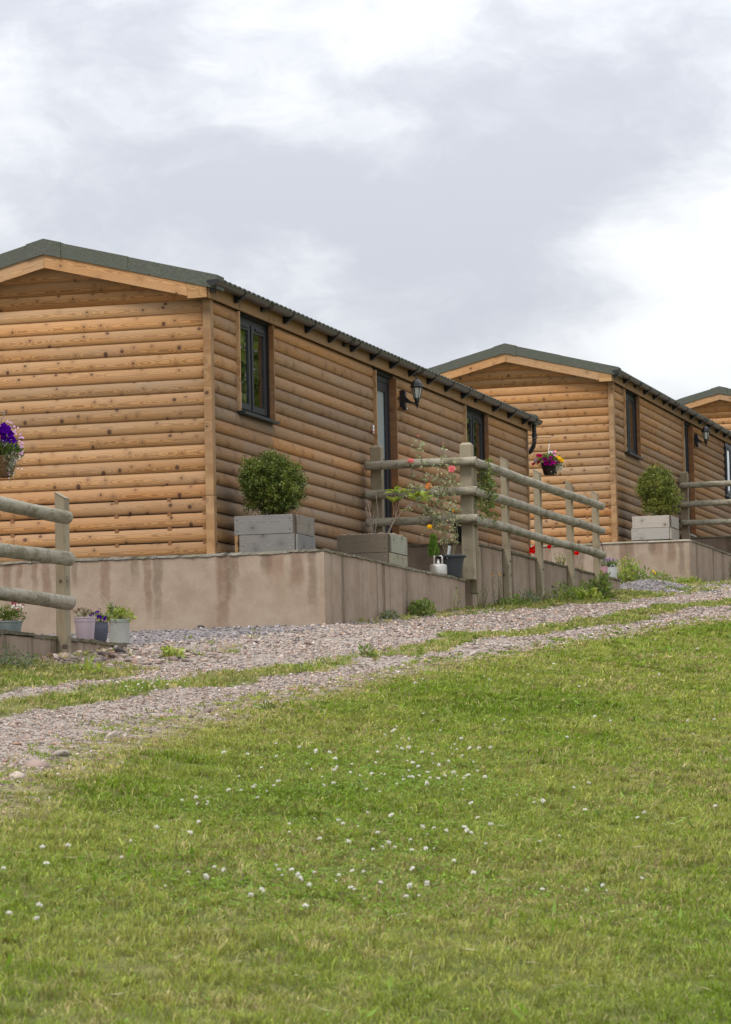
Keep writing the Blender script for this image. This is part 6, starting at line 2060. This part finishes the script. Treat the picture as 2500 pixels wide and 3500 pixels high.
for i, (x, y) in enumerate(CLOVER):
    mh, ms = protos[i % 4]
    zz = Hf(x, y) + .052 + .012 * rg.random()
    o = bpy.data.objects.new('clover_flower', mh); COL.objects.link(o)
    o.location = (x, y, zz); s = rg.uniform(.50, .88) * (1.0 if rg.random() > .3 else .6)
    o.scale = (s, s, s * .8); o.rotation_euler = (rg.normal() * .35, rg.normal() * .35, rg.uniform(0, 6.28))
    strip_ = x < 3.7
    tag(o, 'white clover flower in the grass strip along the middle of the track' if strip_ else 'white clover flower head standing in the lawn', 'flower',
        'clover flowers of the track strip' if strip_ else 'clover flowers of the lawn')
    so = bpy.data.objects.new('stem', ms); COL.objects.link(so); so.parent = o

# ------------------------------------------------------------------ stones of the track
def stone_mat():
    m, q = new_mat('track_stone')
    at = q.n('ShaderNodeAttribute', attribute_name='tint')
    n = q.noise(q.pos(), 80.0, 3.0, .6)
    col = q.mix(1.0, at.outputs['Color'], q.mix(n, (.75, .75, .75), (1.2, 1.2, 1.2)), 'MULTIPLY')
    finish(q, col, .9, spec=.2)
    return m
MAT['stone'] = stone_mat()
PAL = np.array([[.44, .345, .31], [.53, .45, .41], [.37, .295, .265], [.56, .50, .47], [.44, .40, .385], [.27, .215, .195], [.40, .265, .205], [.49, .395, .33], [.50, .44, .42], [.20, .175, .165], [.25, .23, .225]]) * np.array([.76, .725, .68])
SLATE = np.array([[.21, .195, .205], [.31, .285, .295], [.15, .14, .145], [.39, .36, .355], [.26, .22, .21]]) * .82


def scatter_stones(name, n, x0, x1, y0, y1, smin, smax, seed, dens, pal=PAL, power=2.6, small=True):
    rg = np.random.default_rng(seed)
    x = rg.uniform(x0, x1, n); y = rg.uniform(y0, y1, n)
    kp = (rg.random(n) < dens(x, y)) & in_view(x, y)
    x, y = x[kp], y[kp]; n = len(x)
    fwd = (x - CAM.x) * F_.x + (y - CAM.y) * F_.y
    s = (smin + (smax - smin) * rg.random(n) ** power) * np.clip(fwd / 22, .9, 1.6)
    P = np.stack([x, y, HH(x, y) + s * .12], 1)
    V, Fi = stone_geo(P, s, rg, .5 if small else .42, small)
    sl = masks(x, y)[2]
    isl = rg.random(n) < sl * 1.2
    c = np.where(isl[:, None], SLATE[rg.integers(0, len(SLATE), n)], pal[rg.integers(0, len(pal), n)]) * (1 + .24 * rg.normal(size=(n, 1)))
    me = mesh_np(name, V, Fi, 3, MAT['stone'], np.repeat(np.clip(c, .05, .8), 5 if small else 12, 0))
    ob = link(name, me)
    tag(ob, kind='stuff')
    return ob


def grav(x, y): return np.clip(masks(x, y)[0] - .08, 0, 1) * (x < edge(y) + .45)
scatter_stones('track_gravel', 130000, 1.15, 5.3, -19, 26, .005, .020, 401, grav, power=2.6)
scatter_stones('near_gravel', 60000, 2.0, 5.3, -18.6, -8.0, .004, .016, 406, grav, power=2.2)
def heap(x, y): return masks(x, y)[2] * np.clip(masks(x, y)[0], 0, 1)
scatter_stones('slate_chippings', 22000, -1.9, 2.4, -6.2, 24, .007, .021, 402, heap)
def heap2(x, y): return np.exp(-((x - 1.55) / .35) ** 2) * np.exp(-((y + 7.1) / 1.0) ** 2)
scatter_stones('pebble_heap', 3500, 1.17, 2.5, -9.5, -5.2, .016, .042, 403, heap2, small=False)

# larger stones, each its own piece of the track
rg = np.random.default_rng(405)
big = []
for i in range(130):
    y_ = rg.uniform(-17.5, 6); e_ = float(edge(y_))
    x_ = e_ - rg.uniform(.02, .75) if rg.random() < .62 else rg.uniform(1.7, 2.9)
    if in_view(np.array([x_]), np.array([y_]), -.2)[0]:
        big.append((x_, y_, rg.uniform(.018, .040)))
for bx in ((4.75, -17.2, .07), (4.6, -16.6, .085), (4.35, -14.9, .07), (4.5, -16.0, .06), (4.2, -12.9, .06), (3.9, -10.2, .06), (2.2, -4.2, .075), (2.35, -2.9, .06), (1.9, -2.6, .07), (3.75, -4.8, .07), (3.7, -3.4, .06)): big.append(bx)
smeshes = []
for v in range(7):
    g_ = np.random.default_rng(420 + v)
    V, Fi = stone_geo(np.zeros((1, 3)), np.ones(1), g_, .36)
    c = PAL[v] * np.ones((12, 3))
    smeshes.append(mesh_np('stone', V, Fi, 3, MAT['stone'], c))
for i, (x, y, s) in enumerate(big):
    o = bpy.data.objects.new('stone', smeshes[i % 7]); COL.objects.link(o)
    s *= .8
    o.location = (x, y, Hf(x, y) + s * .10); o.scale = (s, s, s); o.rotation_euler = (rg.normal() * .15, rg.normal() * .15, rg.uniform(0, 6.28))
    o.parent = ground
dk = mesh_np('dark_stone', *stone_geo(np.zeros((1, 3)), np.ones(1), np.random.default_rng(440), 1.0), 3, MAT['stone'], np.tile([[.075, .068, .06]], (12, 1)))
for (x, y, s, lab) in ((1.50, -6.9, .085, 'dark lump of stone at the foot of the low wall'), (1.60, -6.1, .075, 'dark stone at the tip of the low wall'), (-.02, -.42, .06, 'dark stone against the long stained wall')):
    o = bpy.data.objects.new('dark_stone', dk); COL.objects.link(o)
    s *= .55
    o.location = (x, y, Hf(x, y) + s * .5); o.scale = (s, s, s); o.rotation_euler = (0, 0, x * 9)
    tag(o, lab, 'stone')


# ------------------------------------------------------------------ the wood across the track that the window panes mirror
def wood_edge():
    rg = np.random.default_rng(501)
    r = empty('woodland', (14, 40, Hf(14, 40)), 'green wood across the track mirrored in the window panes', 'woodland')
    r['kind'] = 'stuff'
    Ps, As, m = [], [], MB()
    for i in range(15):
        x = 4 + rg.uniform(0, 20); y = 30 + 1.2 * i + rg.uniform(-3, 5)
        x = max(x, 3.5 + .03 * (y - 30) + 4)
        hgt = rg.uniform(7, 11); R = rg.uniform(2.2, 3.4)
        gz = Hf(x, y) - Hf(14, 40)
        m.tube([(x - 14, y - 40, gz - .2), (x - 14 + .2, y - 40, gz + hgt * .4), (x - 14, y - 40, gz + hgt * .85)], [.28, .2, .06], 8)
        for k in range(7):
            a = rg.uniform(0, 6.28); z_ = hgt * rg.uniform(.2, .75)
            m.tube([(x - 14, y - 40, gz + z_), (x - 14 + R * .7 * math.cos(a), y - 40 + R * .7 * math.sin(a), gz + z_ + 1.2)], [.09, .02], 5)
        n = 2600
        P, d = shell_points(n, (x - 14, y - 40, gz + hgt * .56), (R, R, hgt * .52), rg, .5, .55, 510 + i)
        Ps.append(P); As.append(d * .5 + rg.normal(size=(n, 3)) + [0, 0, -.5])
    m.build('trunks', MAT['trunk'], r)
    P = np.concatenate(Ps); A = np.concatenate(As)
    leaf_obj('leaves', MAT['tree_leaf'], r, P, A, .42, .17, rg, .1, .25)


wood_edge()
print('lawn blades', NL, 'objects', len(bpy.data.objects))
